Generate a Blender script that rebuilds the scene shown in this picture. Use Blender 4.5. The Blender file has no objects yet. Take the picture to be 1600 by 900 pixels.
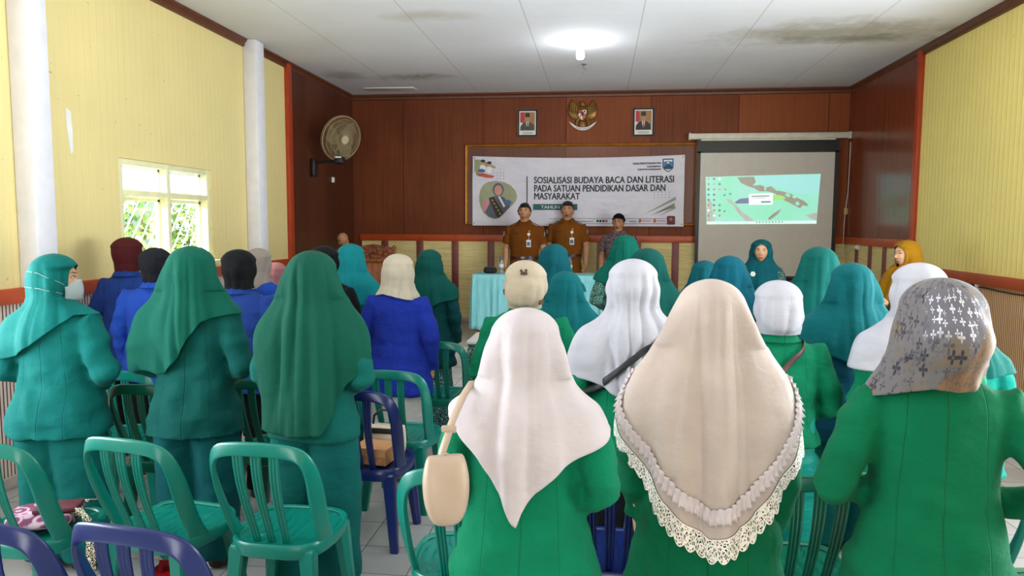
import bpy, bmesh, math, random
import numpy as np
from mathutils import Vector, Matrix, noise
from mathutils.bvhtree import BVHTree

C = bpy.context.scene.collection
SC = bpy.context.scene
R = math.radians

# ------------------------------------------------------------------ camera
EYE = 1.712
FPX, YAW, PITCH, ROLL = 1128.0, 0.11974, 0.08719, 0.00495
XL, XR, YB, ZC, ZR, STG = -3.75, 3.459, 10.708, 3.641, 1.29, 0.285
YREAR, YST = -5.0, 8.45
_fw = np.array([-math.sin(YAW) * math.cos(PITCH), math.cos(YAW) * math.cos(PITCH), -math.sin(PITCH)])
_r0 = np.array([math.cos(YAW), math.sin(YAW), 0.0])
_u0 = np.cross(_r0, _fw)
_rt = _r0 * math.cos(ROLL) + _u0 * math.sin(ROLL)
_up = -_r0 * math.sin(ROLL) + _u0 * math.cos(ROLL)
cam_d = bpy.data.cameras.new('camera')
cam = bpy.data.objects.new('camera', cam_d)
C.objects.link(cam)
cam_d.sensor_width = 36.0
cam_d.lens = FPX / 1600 * 36.0
cam_d.clip_start = 0.05
cam.matrix_world = Matrix(((_rt[0], _up[0], -_fw[0], 0), (_rt[1], _up[1], -_fw[1], 0), (_rt[2], _up[2], -_fw[2], EYE), (0, 0, 0, 1)))
SC.camera = cam


def ray(px, py):
    return _fw + _rt * ((px - 800) / FPX) - _up * ((py - 450) / FPX)


def PT(px, py, d):
    """world point seen at a pixel, at view depth d"""
    return np.array([0, 0, EYE]) + ray(px, py) * d


def PY(px, py, Y):
    v = ray(px, py)
    return np.array([0, 0, EYE]) + v * (Y / v[1])


def PX(px, py, X):
    v = ray(px, py)
    return np.array([0, 0, EYE]) + v * (X / v[0])


def PZ(px, py, Z):
    v = ray(px, py)
    return np.array([0, 0, EYE]) + v * ((Z - EYE) / v[2])


# ------------------------------------------------------------------ world, light, exposure
W = bpy.data.worlds.new('sky')
SC.world = W
W.use_nodes = True
wn = W.node_tree
wn.nodes['Background'].inputs[0].default_value = (0.80, 0.90, 1.0, 1)
wn.nodes['Background'].inputs[1].default_value = 1.6
SC.view_settings.view_transform = 'Standard'
SC.view_settings.look = 'None'
SC.view_settings.gamma = 1.0
SC.view_settings.use_curve_mapping = False
SC.view_settings.exposure = 0.6


def area(name, loc, rot, sx, sy, power, col=(1, 1, 1)):
    l = bpy.data.lights.new(name, 'AREA')
    l.shape = 'RECTANGLE'
    l.size, l.size_y, l.energy, l.color = sx, sy, power, col
    o = bpy.data.objects.new(name, l)
    o.location, o.rotation_euler = loc, rot
    C.objects.link(o)
    return o


# daylight lamp at the left window; rear side lamps are added, unseen fill
DAY = (0.87, 0.95, 1.0)
area('fill_left_rear', (XL - 0.35, 1.7, 1.35), (0, R(-121), 0), 1.3, 3.4, 270, DAY)
area('daylight_left_window', (XL - 1.0, 5.3, 2.9), (0, R(-62), R(32)), 1.3, 1.9, 700, DAY)
area('fill_right_rear', (XR + 0.35, 3.1, 1.35), (0, R(120), 0), 1.3, 4.2, 420, DAY)
# lamp added behind the unseen rear doorway, aimed up to brighten the ceiling
area('fill_rear_door', (-0.2, YREAR - 0.3, 0.9), (R(125), 0, 0), 2.6, 1.8, 110, (1.0, .98, .95))

# ------------------------------------------------------------------ materials
MATS = {}


def lin(h):
    h = h.lstrip('#')
    o = []
    for i in (0, 2, 4):
        c = int(h[i:i + 2], 16) / 255
        o.append(c / 12.92 if c <= 0.04045 else ((c + 0.055) / 1.055) ** 2.4)
    return (*o, 1.0)


class NT:
    """small node-tree helper"""

    def __init__(s, name):
        s.m = bpy.data.materials.new(name)
        s.m.use_nodes = True
        s.t = s.m.node_tree
        s.b = s.t.nodes['Principled BSDF']
        s.out = s.t.nodes['Material Output']

    def n(s, kind, **kw):
        nd = s.t.nodes.new(kind)
        for k, v in kw.items():
            if k in nd.inputs.keys() if isinstance(k, str) else False:
                nd.inputs[k].default_value = v
            else:
                setattr(nd, k, v)
        return nd

    def l(s, a, b):
        s.t.links.new(a, b)

    def coord(s, which='Object', scale=(1, 1, 1), rot=(0, 0, 0)):
        tc = s.n('ShaderNodeTexCoord')
        mp = s.n('ShaderNodeMapping')
        mp.inputs['Scale'].default_value = scale
        mp.inputs['Rotation'].default_value = rot
        s.l(tc.outputs[which], mp.inputs[0])
        return mp.outputs[0]

    def noise(s, co, scale, detail=3, rough=.55):
        nd = s.n('ShaderNodeTexNoise')
        nd.inputs['Scale'].default_value = scale
        nd.inputs['Detail'].default_value = detail
        nd.inputs['Roughness'].default_value = rough
        s.l(co, nd.inputs['Vector'])
        return nd.outputs[0]

    def ramp(s, fac, stops, interp='LINEAR'):
        nd = s.n('ShaderNodeValToRGB')
        cr = nd.color_ramp
        cr.interpolation = interp
        while len(cr.elements) < len(stops):
            cr.elements.new(.5)
        for e, (p, c) in zip(cr.elements, stops):
            e.position = p
            e.color = c if len(c) == 4 else (*c, 1)
        s.l(fac, nd.inputs[0])
        return nd.outputs[0]

    def mix(s, fac, a, b, blend='MIX'):
        nd = s.n('ShaderNodeMix', data_type='RGBA', blend_type=blend)
        for sock, v in ((nd.inputs[0], fac), (nd.inputs[6], a), (nd.inputs[7], b)):
            if hasattr(v, 'is_output'):
                s.l(v, sock)
            else:
                sock.default_value = v
        return nd.outputs[2]

    def math(s, op, a, b=None, c=None):
        nd = s.n('ShaderNodeMath', operation=op)
        for sock, v in zip(nd.inputs, (a, b, c)):
            if v is None:
                continue
            if hasattr(v, 'is_output'):
                s.l(v, sock)
            else:
                sock.default_value = v
        return nd.outputs[0]

    def sep(s, co):
        nd = s.n('ShaderNodeSeparateXYZ')
        s.l(co, nd.inputs[0])
        return nd.outputs

    def bump(s, h, strength=.3, dist=.01, prev=None):
        nd = s.n('ShaderNodeBump')
        nd.inputs['Strength'].default_value = strength
        nd.inputs['Distance'].default_value = dist
        s.l(h, nd.inputs['Height'])
        if prev is not None:
            s.l(prev, nd.inputs['Normal'])
        s.l(nd.outputs[0], s.b.inputs['Normal'])
        return nd.outputs[0]

    def col(s, v):
        if hasattr(v, 'is_output'):
            s.l(v, s.b.inputs['Base Color'])
        else:
            s.b.inputs['Base Color'].default_value = v

    def set(s, **kw):
        names = {'rough': 'Roughness', 'metal': 'Metallic', 'spec': 'Specular IOR Level', 'sheen': 'Sheen Weight', 'trans': 'Transmission Weight',
                 'alpha': 'Alpha', 'coat': 'Coat Weight', 'ior': 'IOR', 'emit': 'Emission Strength', 'sss': 'Subsurface Weight'}
        for k, v in kw.items():
            s.b.inputs[names[k]].default_value = v


def plain(name, h, rough=.5, metal=0, spec=.5, coat=0, var=.06, bump=0, bscale=60):
    if name in MATS:
        return MATS[name]
    t = NT(name)
    c = lin(h)
    co = t.coord('Object')
    n = t.noise(co, 9, 3)
    dark = tuple(x * (1 - var * 2.2) for x in c[:3]) + (1,)
    lite = tuple(min(1, x * (1 + var * 1.6)) for x in c[:3]) + (1,)
    t.col(t.ramp(n, [(.25, dark), (.75, lite)]))
    t.set(rough=rough, metal=metal, spec=spec, coat=coat)
    if bump:
        t.bump(t.noise(co, bscale, 4), bump, .004)
    MATS[name] = t.m
    return t.m


def fabric(h, name=None, rough=.85, seam=False, wrinkle=.35, sheen=.05, fine=.25):
    """woven cloth: small weave, soft creases; seam adds the stitched lines of a tailored back"""
    name = name or ('cloth_' + h.lstrip('#') + ('_tailored' if seam else '') + ('' if wrinkle == .35 else '_%d' % int(wrinkle * 100)))
    if name in MATS:
        return MATS[name]
    t = NT(name)
    c = tuple(v * .58 for v in lin(h)[:3])
    co = t.coord('Object')
    n = t.noise(co, 5, 3)
    t.col(t.ramp(n, [(.3, tuple(x * .9 for x in c[:3])), (.7, tuple(min(1, x * 1.08) for x in c[:3]))]))
    t.set(rough=rough, spec=.12, sheen=sheen)
    t.b.inputs['Sheen Roughness'].default_value = .5
    t.b.inputs['Sheen Tint'].default_value = tuple(min(1, .4 + .6 * x) for x in c[:3]) + (1,)
    weave = t.noise(co, 420, 2)
    p = t.bump(weave, fine, .0015)
    if wrinkle:
        cz = t.coord('Object', (1, 1, 1.7), (.25, .15, .4))
        w = t.noise(cz, 9, 4, .5)
        p = t.bump(w, wrinkle * 1.25, .034, p)
        w2 = t.noise(t.coord('Object', (1, 1, .55), (.5, .2, 0)), 24, 3, .5)
        p = t.bump(w2, wrinkle * .5, .012, p)
    if seam:
        x, y, z = t.sep(co)
        ax = t.math('ABSOLUTE', x)
        g1 = t.math('SMOOTH_MIN', t.math('DIVIDE', ax, .0028), 1.0, .3)
        a2 = t.math('ABSOLUTE', t.math('SUBTRACT', ax, t.math('MULTIPLY_ADD', z, -.05, .155)))
        g2 = t.math('SMOOTH_MIN', t.math('DIVIDE', a2, .0022), 1.0, .3)
        p = t.bump(t.math('MULTIPLY', g1, t.math('MULTIPLY_ADD', g2, .5, .5)), .9, .004, p)
    MATS[name] = t.m
    return t.m


def batik(name, base, lite, scale=38, dark=None):
    if name in MATS:
        return MATS[name]
    t = NT(name)
    co = t.coord('Object')
    v = t.n('ShaderNodeTexVoronoi', feature='F1')
    v.inputs['Scale'].default_value = scale
    t.l(co, v.inputs['Vector'])
    wv = t.math('SINE', t.math('MULTIPLY', v.outputs['Distance'], 14.0))
    n = t.noise(co, scale * .55, 3)
    m = t.math('ADD', wv, t.math('MULTIPLY', n, 1.3))
    t.col(t.ramp(t.math('MULTIPLY', m, .5), [(.30, lin(dark or base)), (.42, lin(base)), (.60, lin(base)), (.68, lin(lite))]))
    t.set(rough=.8, spec=.25)
    t.bump(t.noise(co, 10, 4), .3, .02)
    MATS[name] = t.m
    return t.m


# ------------------------------------------------------------------ mesh helpers
class MB:
    """collects verts and faces for ONE mesh object"""

    def __init__(s):
        s.v, s.f, s.mi = [], [], []

    def add(s, verts, faces, mi=0):
        o = len(s.v)
        s.v.extend([tuple(map(float, p)) for p in verts])
        s.f.extend([tuple(i + o for i in q) for q in faces])
        s.mi.extend([mi] * len(faces))
        return s

    def box(s, c, d, rz=0, bevel=0, mi=0, rx=0, ry=0, taper=1.0):
        cx, cy, cz = c
        hx, hy, hz = d[0] / 2, d[1] / 2, d[2] / 2
        b = min(bevel, hx * .95, hy * .95, hz * .95)
        M = Matrix.Rotation(rz, 3, 'Z') @ Matrix.Rotation(ry, 3, 'Y') @ Matrix.Rotation(rx, 3, 'X')
        if b <= 0:
            pts = [(x * hx, y * hy, z * hz) for z in (-1, 1) for x, y in ((-1, -1), (1, -1), (1, 1), (-1, 1))]
            pts = [(p[0] * (taper if p[2] < 0 else 1), p[1] * (taper if p[2] < 0 else 1), p[2]) for p in pts]
            fs = [(3, 2, 1, 0), (4, 5, 6, 7), (0, 1, 5, 4), (1, 2, 6, 5), (2, 3, 7, 6), (3, 0, 4, 7)]
        else:
            rings = []
            prof = [(-hz, b), (-hz + b * .3, b * .3), (-hz + b, 0), (hz - b, 0), (hz - b * .3, b * .3), (hz, b)]
            for z, ins in prof:
                k = 1 + (taper - 1) * (hz - z) / (2 * hz)
                ring = []
                for sx, sy in ((-1, -1), (1, -1), (1, 1), (-1, 1)):
                    a = (sx * (hx - ins) * k, sy * (hy - ins) * k)
                    cut = max(b - ins, b * .25)
                    p1 = (a[0] - sx * cut, a[1])
                    p2 = (a[0], a[1] - sy * cut)
                    mid = (a[0] - sx * cut * .3, a[1] - sy * cut * .3)
                    ring += ([p1, mid, p2] if sx * sy < 0 else [p2, mid, p1])
                rings.append([(p[0], p[1], z) for p in ring])
            n = 12
            pts = [p for r_ in rings for p in r_]
            fs = [tuple(range(n))[::-1], tuple(range(len(pts) - n, len(pts)))]
            for i in range(len(rings) - 1):
                for j in range(n):
                    fs.append((i * n + j, i * n + (j + 1) % n, (i + 1) * n + (j + 1) % n, (i + 1) * n + j))
        out = []
        for p in pts:
            q = M @ Vector(p)
            out.append((q.x + cx, q.y + cy, q.z + cz))
        return s.add(out, fs, mi)

    def loft(s, rings, cap=True, mi=0, closed=True):
        n = len(rings[0])
        pts = [p for r_ in rings for p in r_]
        fs = []
        for i in range(len(rings) - 1):
            for j in range(n if closed else n - 1):
                fs.append((i * n + j, i * n + (j + 1) % n, (i + 1) * n + (j + 1) % n, (i + 1) * n + j))
        if cap:
            fs.append(tuple(range(n))[::-1])
            fs.append(tuple(range(len(pts) - n, len(pts))))
        return s.add(pts, fs, mi)

    def tube(s, path, rad, n=12, mi=0, cap=True, flat=None, ref=None):
        """round (or flat=(w,t)) section swept along a path"""
        P = [np.array(p, float) for p in path]
        rings = []
        prev = None
        for i, p in enumerate(P):
            t = P[min(i + 1, len(P) - 1)] - P[max(i - 1, 0)]
            t = t / (np.linalg.norm(t) + 1e-12)
            if ref is not None:
                a = np.array(ref[i] if hasattr(ref[0], '__len__') else ref, float)
            elif prev is None:
                a = np.array([0, 0, 1.0]) if abs(t[2]) < .9 else np.array([0, 1.0, 0])
            else:
                a = prev
            a = a - t * (a @ t)
            a = a / (np.linalg.norm(a) + 1e-12)
            prev = a
            b = np.cross(t, a)
            r_ = rad[i] if hasattr(rad, '__len__') else rad
            ring = []
            for k in range(n):
                th = 2 * math.pi * k / n
                if flat:
                    w, tk = flat
                    cs, sn = math.cos(th), math.sin(th)
                    e = .45
                    ring.append(p + r_ * (a * (tk * np.sign(cs) * abs(cs) ** e) + b * (w * np.sign(sn) * abs(sn) ** e)))
                else:
                    ring.append(p + r_ * (a * math.cos(th) + b * math.sin(th)))
            rings.append(ring)
        return s.loft(rings, cap, mi)

    def cap_tube(s, path, rad, n=12, mi=0):
        """tube with rounded ends"""
        P = [np.array(p, float) for p in path]
        rad = list(rad) if hasattr(rad, '__len__') else [rad] * len(P)
        t0 = P[0] - P[1]
        t0 /= np.linalg.norm(t0)
        t1 = P[-1] - P[-2]
        t1 /= np.linalg.norm(t1)
        pre = [(P[0] + t0 * rad[0] * math.sin(a), rad[0] * math.cos(a)) for a in (1.5, 1.1, .6)]
        post = [(P[-1] + t1 * rad[-1] * math.sin(a), rad[-1] * math.cos(a)) for a in (.6, 1.1, 1.5)]
        return s.tube([p for p, _ in pre] + P + [p for p, _ in post], [r_ for _, r_ in pre] + rad + [r_ for _, r_ in post], n, mi)

    def ball(s, c, r_, nu=20, nv=12, mi=0):
        rx, ry, rz = r_ if hasattr(r_, '__len__') else (r_, r_, r_)
        rings = []
        for i in range(nv + 1):
            a = -math.pi / 2 + math.pi * i / nv
            a = max(-1.56, min(1.56, a))
            rings.append([(c[0] + rx * math.cos(a) * math.cos(2 * math.pi * j / nu), c[1] + ry * math.cos(a) * math.sin(2 * math.pi * j / nu), c[2] + rz * math.sin(a)) for j in range(nu)])
        return s.loft(rings, True, mi)

    def lathe(s, prof, c=(0, 0, 0), n=24, mi=0):
        return s.loft([[(c[0] + r_ * math.cos(2 * math.pi * j / n), c[1] + r_ * math.sin(2 * math.pi * j / n), c[2] + z) for j in range(n)] for r_, z in prof], True, mi)

    def disc(s, c, ax, ay, n=32, mi=0, th=.002, a0=0):
        """thin solid ellipse: c centre, ax/ay half-axis vectors"""
        c, ax, ay = map(lambda q: np.array(q, float), (c, ax, ay))
        nn = np.cross(ax, ay)
        nn /= np.linalg.norm(nn)
        lo = [c + ax * math.cos(2 * math.pi * k / n) + ay * math.sin(2 * math.pi * k / n) for k in range(n)]
        return s.loft([lo, [p + nn * th for p in lo]], True, mi)

    def prism(s, pts, vec, mi=0):
        lo = [np.array(p, float) for p in pts]
        v = np.array(vec, float)
        return s.loft([lo, [p + v for p in lo]], True, mi)

    def mesh(s, name, mats, smooth=None):
        me = bpy.data.meshes.new(name)
        me.from_pydata(s.v, [], s.f)
        for m in (mats if isinstance(mats, (list, tuple)) else [mats]):
            me.materials.append(m)
        if any(s.mi):
            me.polygons.foreach_set('material_index', s.mi)
        bm = bmesh.new()
        bm.from_mesh(me)
        bmesh.ops.recalc_face_normals(bm, faces=bm.faces)
        bm.to_mesh(me)
        bm.free()
        if smooth == 'all':
            me.polygons.foreach_set('use_smooth', [True] * len(me.polygons))
        elif smooth:
            me.polygons.foreach_set('use_smooth', [True] * len(me.polygons))
            me.set_sharp_from_angle(angle=R(smooth))
        return me

    def obj(s, name, mats, parent=None, smooth=35):
        return link(name, s.mesh(name, mats, smooth), parent)


def link(name, me, parent=None):
    o = bpy.data.objects.new(name, me)
    C.objects.link(o)
    if parent is not None:
        o.parent = parent
    return o


def tag(o, label, cat, group=None):
    o['label'], o['category'] = label, cat
    if group:
        o['group'] = group
    return o


def thing(name, label, cat, loc=(0, 0, 0), rz=0, group=None):
    o = bpy.data.objects.new(name, None)
    o.empty_display_size = .1
    C.objects.link(o)
    o.location = loc
    o.rotation_euler = (0, 0, rz)
    return tag(o, label, cat, group)


def struct(o):
    o['kind'] = 'structure'
    return o


def copy_tree(o, parent=None):
    c = o.copy()
    C.objects.link(c)
    if parent is not None:
        c.parent = parent
    for ch in list(o.children):
        copy_tree(ch, c)
    return c


def text_mesh(body, size, xs=1.0, align='LEFT', extrude=.0012, space=1.0, bold=0.0):
    """letters as a mesh: local X along the line, local Y up, Z out of the face"""
    cu = bpy.data.curves.new('lettering', 'FONT')
    cu.body, cu.size, cu.align_x, cu.extrude, cu.space_character = body, size, align, extrude, space
    cu.offset = bold
    cu.resolution_u = 3
    o = bpy.data.objects.new('lettering', cu)
    C.objects.link(o)
    dg = bpy.context.evaluated_depsgraph_get()
    me = bpy.data.meshes.new_from_object(o.evaluated_get(dg))
    bpy.data.objects.remove(o)
    n = len(me.vertices)
    a = np.empty(n * 3)
    me.vertices.foreach_get('co', a)
    a = a.reshape(-1, 3)
    a[:, 0] *= xs
    me.vertices.foreach_set('co', a.ravel())
    return me, a
# ------------------------------------------------------------------ room materials
STG = 0.25


def mat_yellow(name, base, speck, rib):
    t = NT(name)
    co = t.coord('Object')
    x, y, z = t.sep(co)
    w = t.math('SINE', t.math('MULTIPLY', y, 2 * math.pi / .075))
    big = t.noise(co, 1.3, 4)
    c = t.ramp(big, [(.3, tuple(v * .93 for v in lin(base)[:3])), (.7, lin(base))])
    st = t.coord('Object', (1, 1, .06))
    streak = t.noise(st, 22, 3)
    c = t.mix(t.ramp(streak, [(.5, (0, 0, 0)), (.8, (.35, .35, .35))]), c, lin(speck))
    sp = t.noise(co, 26, 1)
    c = t.mix(t.ramp(sp, [(.76, (0, 0, 0)), (.80, (.5, .5, .5))]), c, lin('#8a7a4c'))
    t.col(c)
    t.set(rough=.55, spec=.3)
    t.bump(t.math('POWER', t.math('MULTIPLY_ADD', w, .5, .5), 6.0), rib, .004)
    return t.m


def mat_slats(name, light, dark, rail_y=True, period=.0285):
    """wainscot of narrow upright slats with dark gaps"""
    t = NT(name)
    x, y, z = t.sep(t.coord('Object'))
    fr = t.math('FRACT', t.math('DIVIDE', y, period))
    co = t.coord('Object', (1, 1, .05))
    n = t.noise(co, 60, 3)
    lc = t.ramp(n, [(.3, tuple(v * .8 for v in lin(light)[:3])), (.75, lin(light))])
    k = t.ramp(fr, [(.0, (0, 0, 0)), (.62, (0, 0, 0)), (.68, (1, 1, 1)), (.94, (1, 1, 1)), (1.0, (0, 0, 0))])
    t.col(t.mix(k, lc, lin(dark)))
    t.set(rough=.5, spec=.35)
    t.bump(k, .6, -.006)
    return t.m


def mat_panel(name, a, b, axis, sheet=1.22, off=0.0, rough=.28, grain=.35):
    """varnished plywood sheets with upright grain and butt joints along an axis"""
    t = NT(name)
    co = t.coord('Object')
    s = t.sep(co)[axis]
    sh = t.math('DIVIDE', t.math('ADD', s, off), sheet)
    idn = t.n('ShaderNodeTexWhiteNoise', noise_dimensions='1D')
    t.l(t.math('FLOOR', sh), idn.inputs['W'])
    st = t.coord('Object', (1, 1, .035))
    g = t.noise(st, 34, 5, .6)
    g2 = t.noise(co, 1.1, 3)
    m = t.math('ADD', t.math('MULTIPLY', g, grain), t.math('MULTIPLY', g2, .35))
    m = t.math('ADD', m, t.math('MULTIPLY', idn.outputs[0], .32))
    c = t.ramp(m, [(.25, lin(a)), (.85, lin(b))])
    fr = t.math('FRACT', sh)
    line = t.ramp(fr, [(0, (1, 1, 1)), (.006, (1, 1, 1)), (.010, (0, 0, 0)), (1, (0, 0, 0))])
    fine = t.math('FRACT', t.math('MULTIPLY', sh, 8.0))
    line2 = t.ramp(fine, [(0, (.35, .35, .35)), (.02, (.35, .35, .35)), (.04, (0, 0, 0)), (1, (0, 0, 0))])
    t.col(t.mix(t.math('MAXIMUM', line, line2), c, tuple(v * .35 for v in lin(a)[:3]) + (1,)))
    t.set(rough=rough, spec=.4 if rough < .5 else .2)
    t.bump(t.noise(st, 90, 3), .12, .003)
    return t.m


def mat_straw(name):
    t = NT(name)
    co = t.coord('Object', (.25, .25, 4))
    n = t.noise(co, 14, 4)
    n2 = t.noise(t.coord('Object'), 2.2, 3)
    m = t.math('ADD', t.math('MULTIPLY', n, .6), t.math('MULTIPLY', n2, .4))
    t.col(t.ramp(m, [(.3, lin('#c0ac70')), (.55, lin('#e2cf92')), (.75, lin('#efe0ac'))]))
    t.set(rough=.7, spec=.2)
    t.bump(t.noise(co, 60, 2), .25, .003)
    return t.m


def mat_ceiling():
    t = NT('ceiling_board')
    co = t.coord('Object')
    n = t.noise(co, .45, 4)
    c = t.ramp(n, [(.3, lin('#d8d6d8')), (.65, lin('#e6e5ea'))])
    x, y, z = t.sep(co)
    wob = t.noise(co, 2.6, 5, .65)

    def blot(cx, cy, rx, ry, lo, hi):
        dx = t.math('DIVIDE', t.math('SUBTRACT', x, cx), rx)
        dy = t.math('DIVIDE', t.math('SUBTRACT', y, cy), ry)
        d = t.math('SQRT', t.math('ADD', t.math('MULTIPLY', dx, dx), t.math('MULTIPLY', dy, dy)))
        d = t.math('ADD', d, t.math('MULTIPLY', t.math('SUBTRACT', wob, .5), 1.6))
        return t.ramp(d, [(lo, (1, 1, 1)), (hi, (0, 0, 0))])
    fine = t.noise(co, 14, 5, .7)
    dark = t.math('MULTIPLY', blot(-2.45, 9.45, .75, .28, .15, .95), t.ramp(fine, [(.35, (.35, .35, .35)), (.62, (1, 1, 1))]))
    c = t.mix(t.math('MULTIPLY', dark, .72), c, lin('#6e6252'))
    c = t.mix(t.math('MULTIPLY', blot(2.3, 7.75, 1.25, .6, .3, 1.05), .75), c, lin('#a29a82'))
    c = t.mix(t.math('MULTIPLY', blot(2.6, 8.0, 1.0, .25, .2, .9), .55), c, lin('#7c7361'))
    c = t.mix(t.math('MULTIPLY', blot(-1.6, 6.75, .55, .2, .2, 1.0), .45), c, lin('#b3a88c'))
    c = t.mix(t.math('MULTIPLY', blot(-3.35, 9.3, .35, .4, .2, .9), .5), c, lin('#8f887b'))
    seam = t.math('FRACT', t.math('DIVIDE', t.math('ADD', x, 1.8 + 10.8), 1.08))
    sw = t.ramp(seam, [(0, (.5, .5, .5)), (.006, (.5, .5, .5)), (.012, (0, 0, 0)), (1, (0, 0, 0))])
    ys = t.math('FRACT', t.math('DIVIDE', t.math('ADD', y, 5.3), 2.44))
    sy = t.ramp(ys, [(0, (.22, .22, .22)), (.002, (.22, .22, .22)), (.004, (0, 0, 0)), (1, (0, 0, 0))])
    c = t.mix(t.math('MAXIMUM', sw, sy), c, lin('#8d8a84'))
    t.col(c)
    t.set(rough=.9, spec=.1)
    t.bump(t.noise(co, 1.6, 3), .4, .03)
    return t.m


def mat_floor():
    t = NT('floor_tiles')
    co = t.coord('Object')
    x, y, z = t.sep(co)
    idn = t.n('ShaderNodeTexWhiteNoise', noise_dimensions='2D')
    P, ox, oy = .300, .285, .190

    def g(v, o):
        q = t.math('DIVIDE', t.math('ADD', v, o + 30 * P), P)
        return t.math('FRACT', q), t.math('FLOOR', q)
    fx, ix = g(x, .915)
    fy, iy = g(y, -3.306)
    cb = t.n('ShaderNodeCombineXYZ')
    t.l(ix, cb.inputs[0])
    t.l(iy, cb.inputs[1])
    t.l(cb.outputs[0], idn.inputs['Vector'])
    ln = lambda f: t.ramp(f, [(0, (1, 1, 1)), (.012, (1, 1, 1)), (.02, (0, 0, 0)), (1, (0, 0, 0))])
    grout = t.math('MAXIMUM', ln(fx), ln(fy))
    n = t.noise(co, 3, 4)
    base = t.ramp(t.math('ADD', t.math('MULTIPLY', n, .6), t.math('MULTIPLY', idn.outputs[0], .3)), [(.25, lin('#9c9c9a')), (.65, lin('#b2b2b0'))])
    dirt = t.noise(co, 17, 5, .7)
    base = t.mix(t.ramp(dirt, [(.62, (0, 0, 0)), (.75, (.35, .35, .35))]), base, lin('#9b968d'))
    t.col(t.mix(grout, base, lin('#59564f')))
    t.set(rough=.16, spec=.5)
    t.bump(grout, .4, -.002)
    return t.m


M_YL = mat_yellow('yellow_board_wall', '#e2d092', '#d8c380', .25)
M_YR = mat_yellow('yellow_ribbed_wall', '#f0dc84', '#dfc872', .55)
M_SL = mat_slats('pale_slat_wainscot', '#ecd8ca', '#54302a')
M_SR = mat_slats('tan_slat_wainscot', '#f4c490', '#6a3a2a')
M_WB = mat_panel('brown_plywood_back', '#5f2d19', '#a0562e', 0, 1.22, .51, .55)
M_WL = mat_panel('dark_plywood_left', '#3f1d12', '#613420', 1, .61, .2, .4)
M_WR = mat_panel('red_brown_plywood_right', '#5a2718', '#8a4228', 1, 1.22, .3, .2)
M_RAIL = plain('red_brown_paint', '#b8481c', .4, var=.08)
M_TRIM = plain('red_orange_paint', '#a83a18', .4, var=.06)
M_CROWN = plain('brown_crown_paint', '#5e3018', .45, var=.12)
M_POST = plain('maroon_post_paint', '#7a3430', .4, var=.1)
M_COL = plain('white_column_paint', '#dedce2', .6, var=.03)
M_WHITE = plain('white_paint', '#e6e4df', .6, var=.03)
M_STRAW = mat_straw('woven_straw_panel')
M_CONC = plain('pale_concrete', '#b7ada0', .8, var=.1)

# ------------------------------------------------------------------ shell
T = .12
m = MB().box(((XL + XR) / 2, (YREAR + YB) / 2, -.05), (XR - XL + .24, YB - YREAR + .24, .1))
struct(m.obj('floor', mat_floor()))
m = MB().box(((XL + XR) / 2, (YREAR + YB) / 2, ZC + .05), (XR - XL + .24, YB - YREAR + .24, .1))
struct(m.obj('ceiling', mat_ceiling()))


def wall_x(name, X, sgn, holes, mats, y0, y1, zsplit=ZR - .05):
    """side wall slab at X (thickness outwards) with rectangular openings; lower band in the second material"""
    mb = MB()
    ys = sorted({y0, y1} | {h[0] for h in holes} | {h[1] for h in holes})
    for a, b in zip(ys[:-1], ys[1:]):
        hs = [h for h in holes if h[0] <= a and h[1] >= b]
        zl = min(zsplit, hs[0][2]) if hs else zsplit
        mb.box((X + sgn * T / 2, (a + b) / 2, zl / 2), (T, b - a, zl), mi=1)
        if hs:
            _, _, z0, z1 = hs[0]
            if z0 > zsplit + .01:
                mb.box((X + sgn * T / 2, (a + b) / 2, (zsplit + z0) / 2), (T, b - a, z0 - zsplit))
            mb.box((X + sgn * T / 2, (a + b) / 2, (ZC + z1) / 2), (T, b - a, ZC - z1))
        else:
            mb.box((X + sgn * T / 2, (a + b) / 2, (zsplit + ZC) / 2), (T, b - a, ZC - zsplit))
    return struct(mb.obj(name, mats))


WIN = (5.31, 6.665, 1.36, 2.225)
wall_x('wall_left', XL, -1, [WIN, (-.3, 3.3, 1.0, 2.7)], [M_YL, M_SL], YREAR, YB)  # second opening is unseen, added for the left fill lamp
wall_x('wall_right', XR, 1, [(0.9, 5.3, 1.0, 2.7)], [M_YR, M_SR], YREAR, YB)  # unseen opening added for the right fill lamp
# rear wall behind the camera; its wide doorway is added to let light in
mb = MB()
mb.box(((XL - 1.5) / 2, YREAR - T / 2, ZC / 2), (abs(XL + 1.5), T, ZC))
mb.box(((XR + 1.1) / 2, YREAR - T / 2, ZC / 2), (XR - 1.1, T, ZC))
mb.box((-.2, YREAR - T / 2, (ZC + 2.6) / 2), (2.6, T, ZC - 2.6))
struct(mb.obj('wall_rear', M_YL))
# back wall behind the stage
struct(MB().box(((XL + XR) / 2, YB + T / 2, ZC / 2), (XR - XL + .24, T, ZC)).obj('wall_back', M_WB))
# stage platform
M_STG = plain('pale_stage_tiles', '#a9a196', .35, var=.1)
struct(MB().box(((XL + XR) / 2, (YST + YB) / 2, STG / 2), (XR - XL - .002, YB - YST, STG), bevel=.01).obj('floor_stage', M_STG))
# wooden facing of the side walls along the stage
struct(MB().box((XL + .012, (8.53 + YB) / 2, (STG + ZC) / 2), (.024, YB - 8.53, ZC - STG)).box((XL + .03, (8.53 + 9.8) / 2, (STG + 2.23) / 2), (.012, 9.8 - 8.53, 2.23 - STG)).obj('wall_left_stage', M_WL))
struct(MB().box((XR - .012, (8.53 + YB) / 2, (1.56 + ZC) / 2), (.024, YB - 8.53, ZC - 1.56)).obj('wall_right_stage', M_WR))
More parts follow.
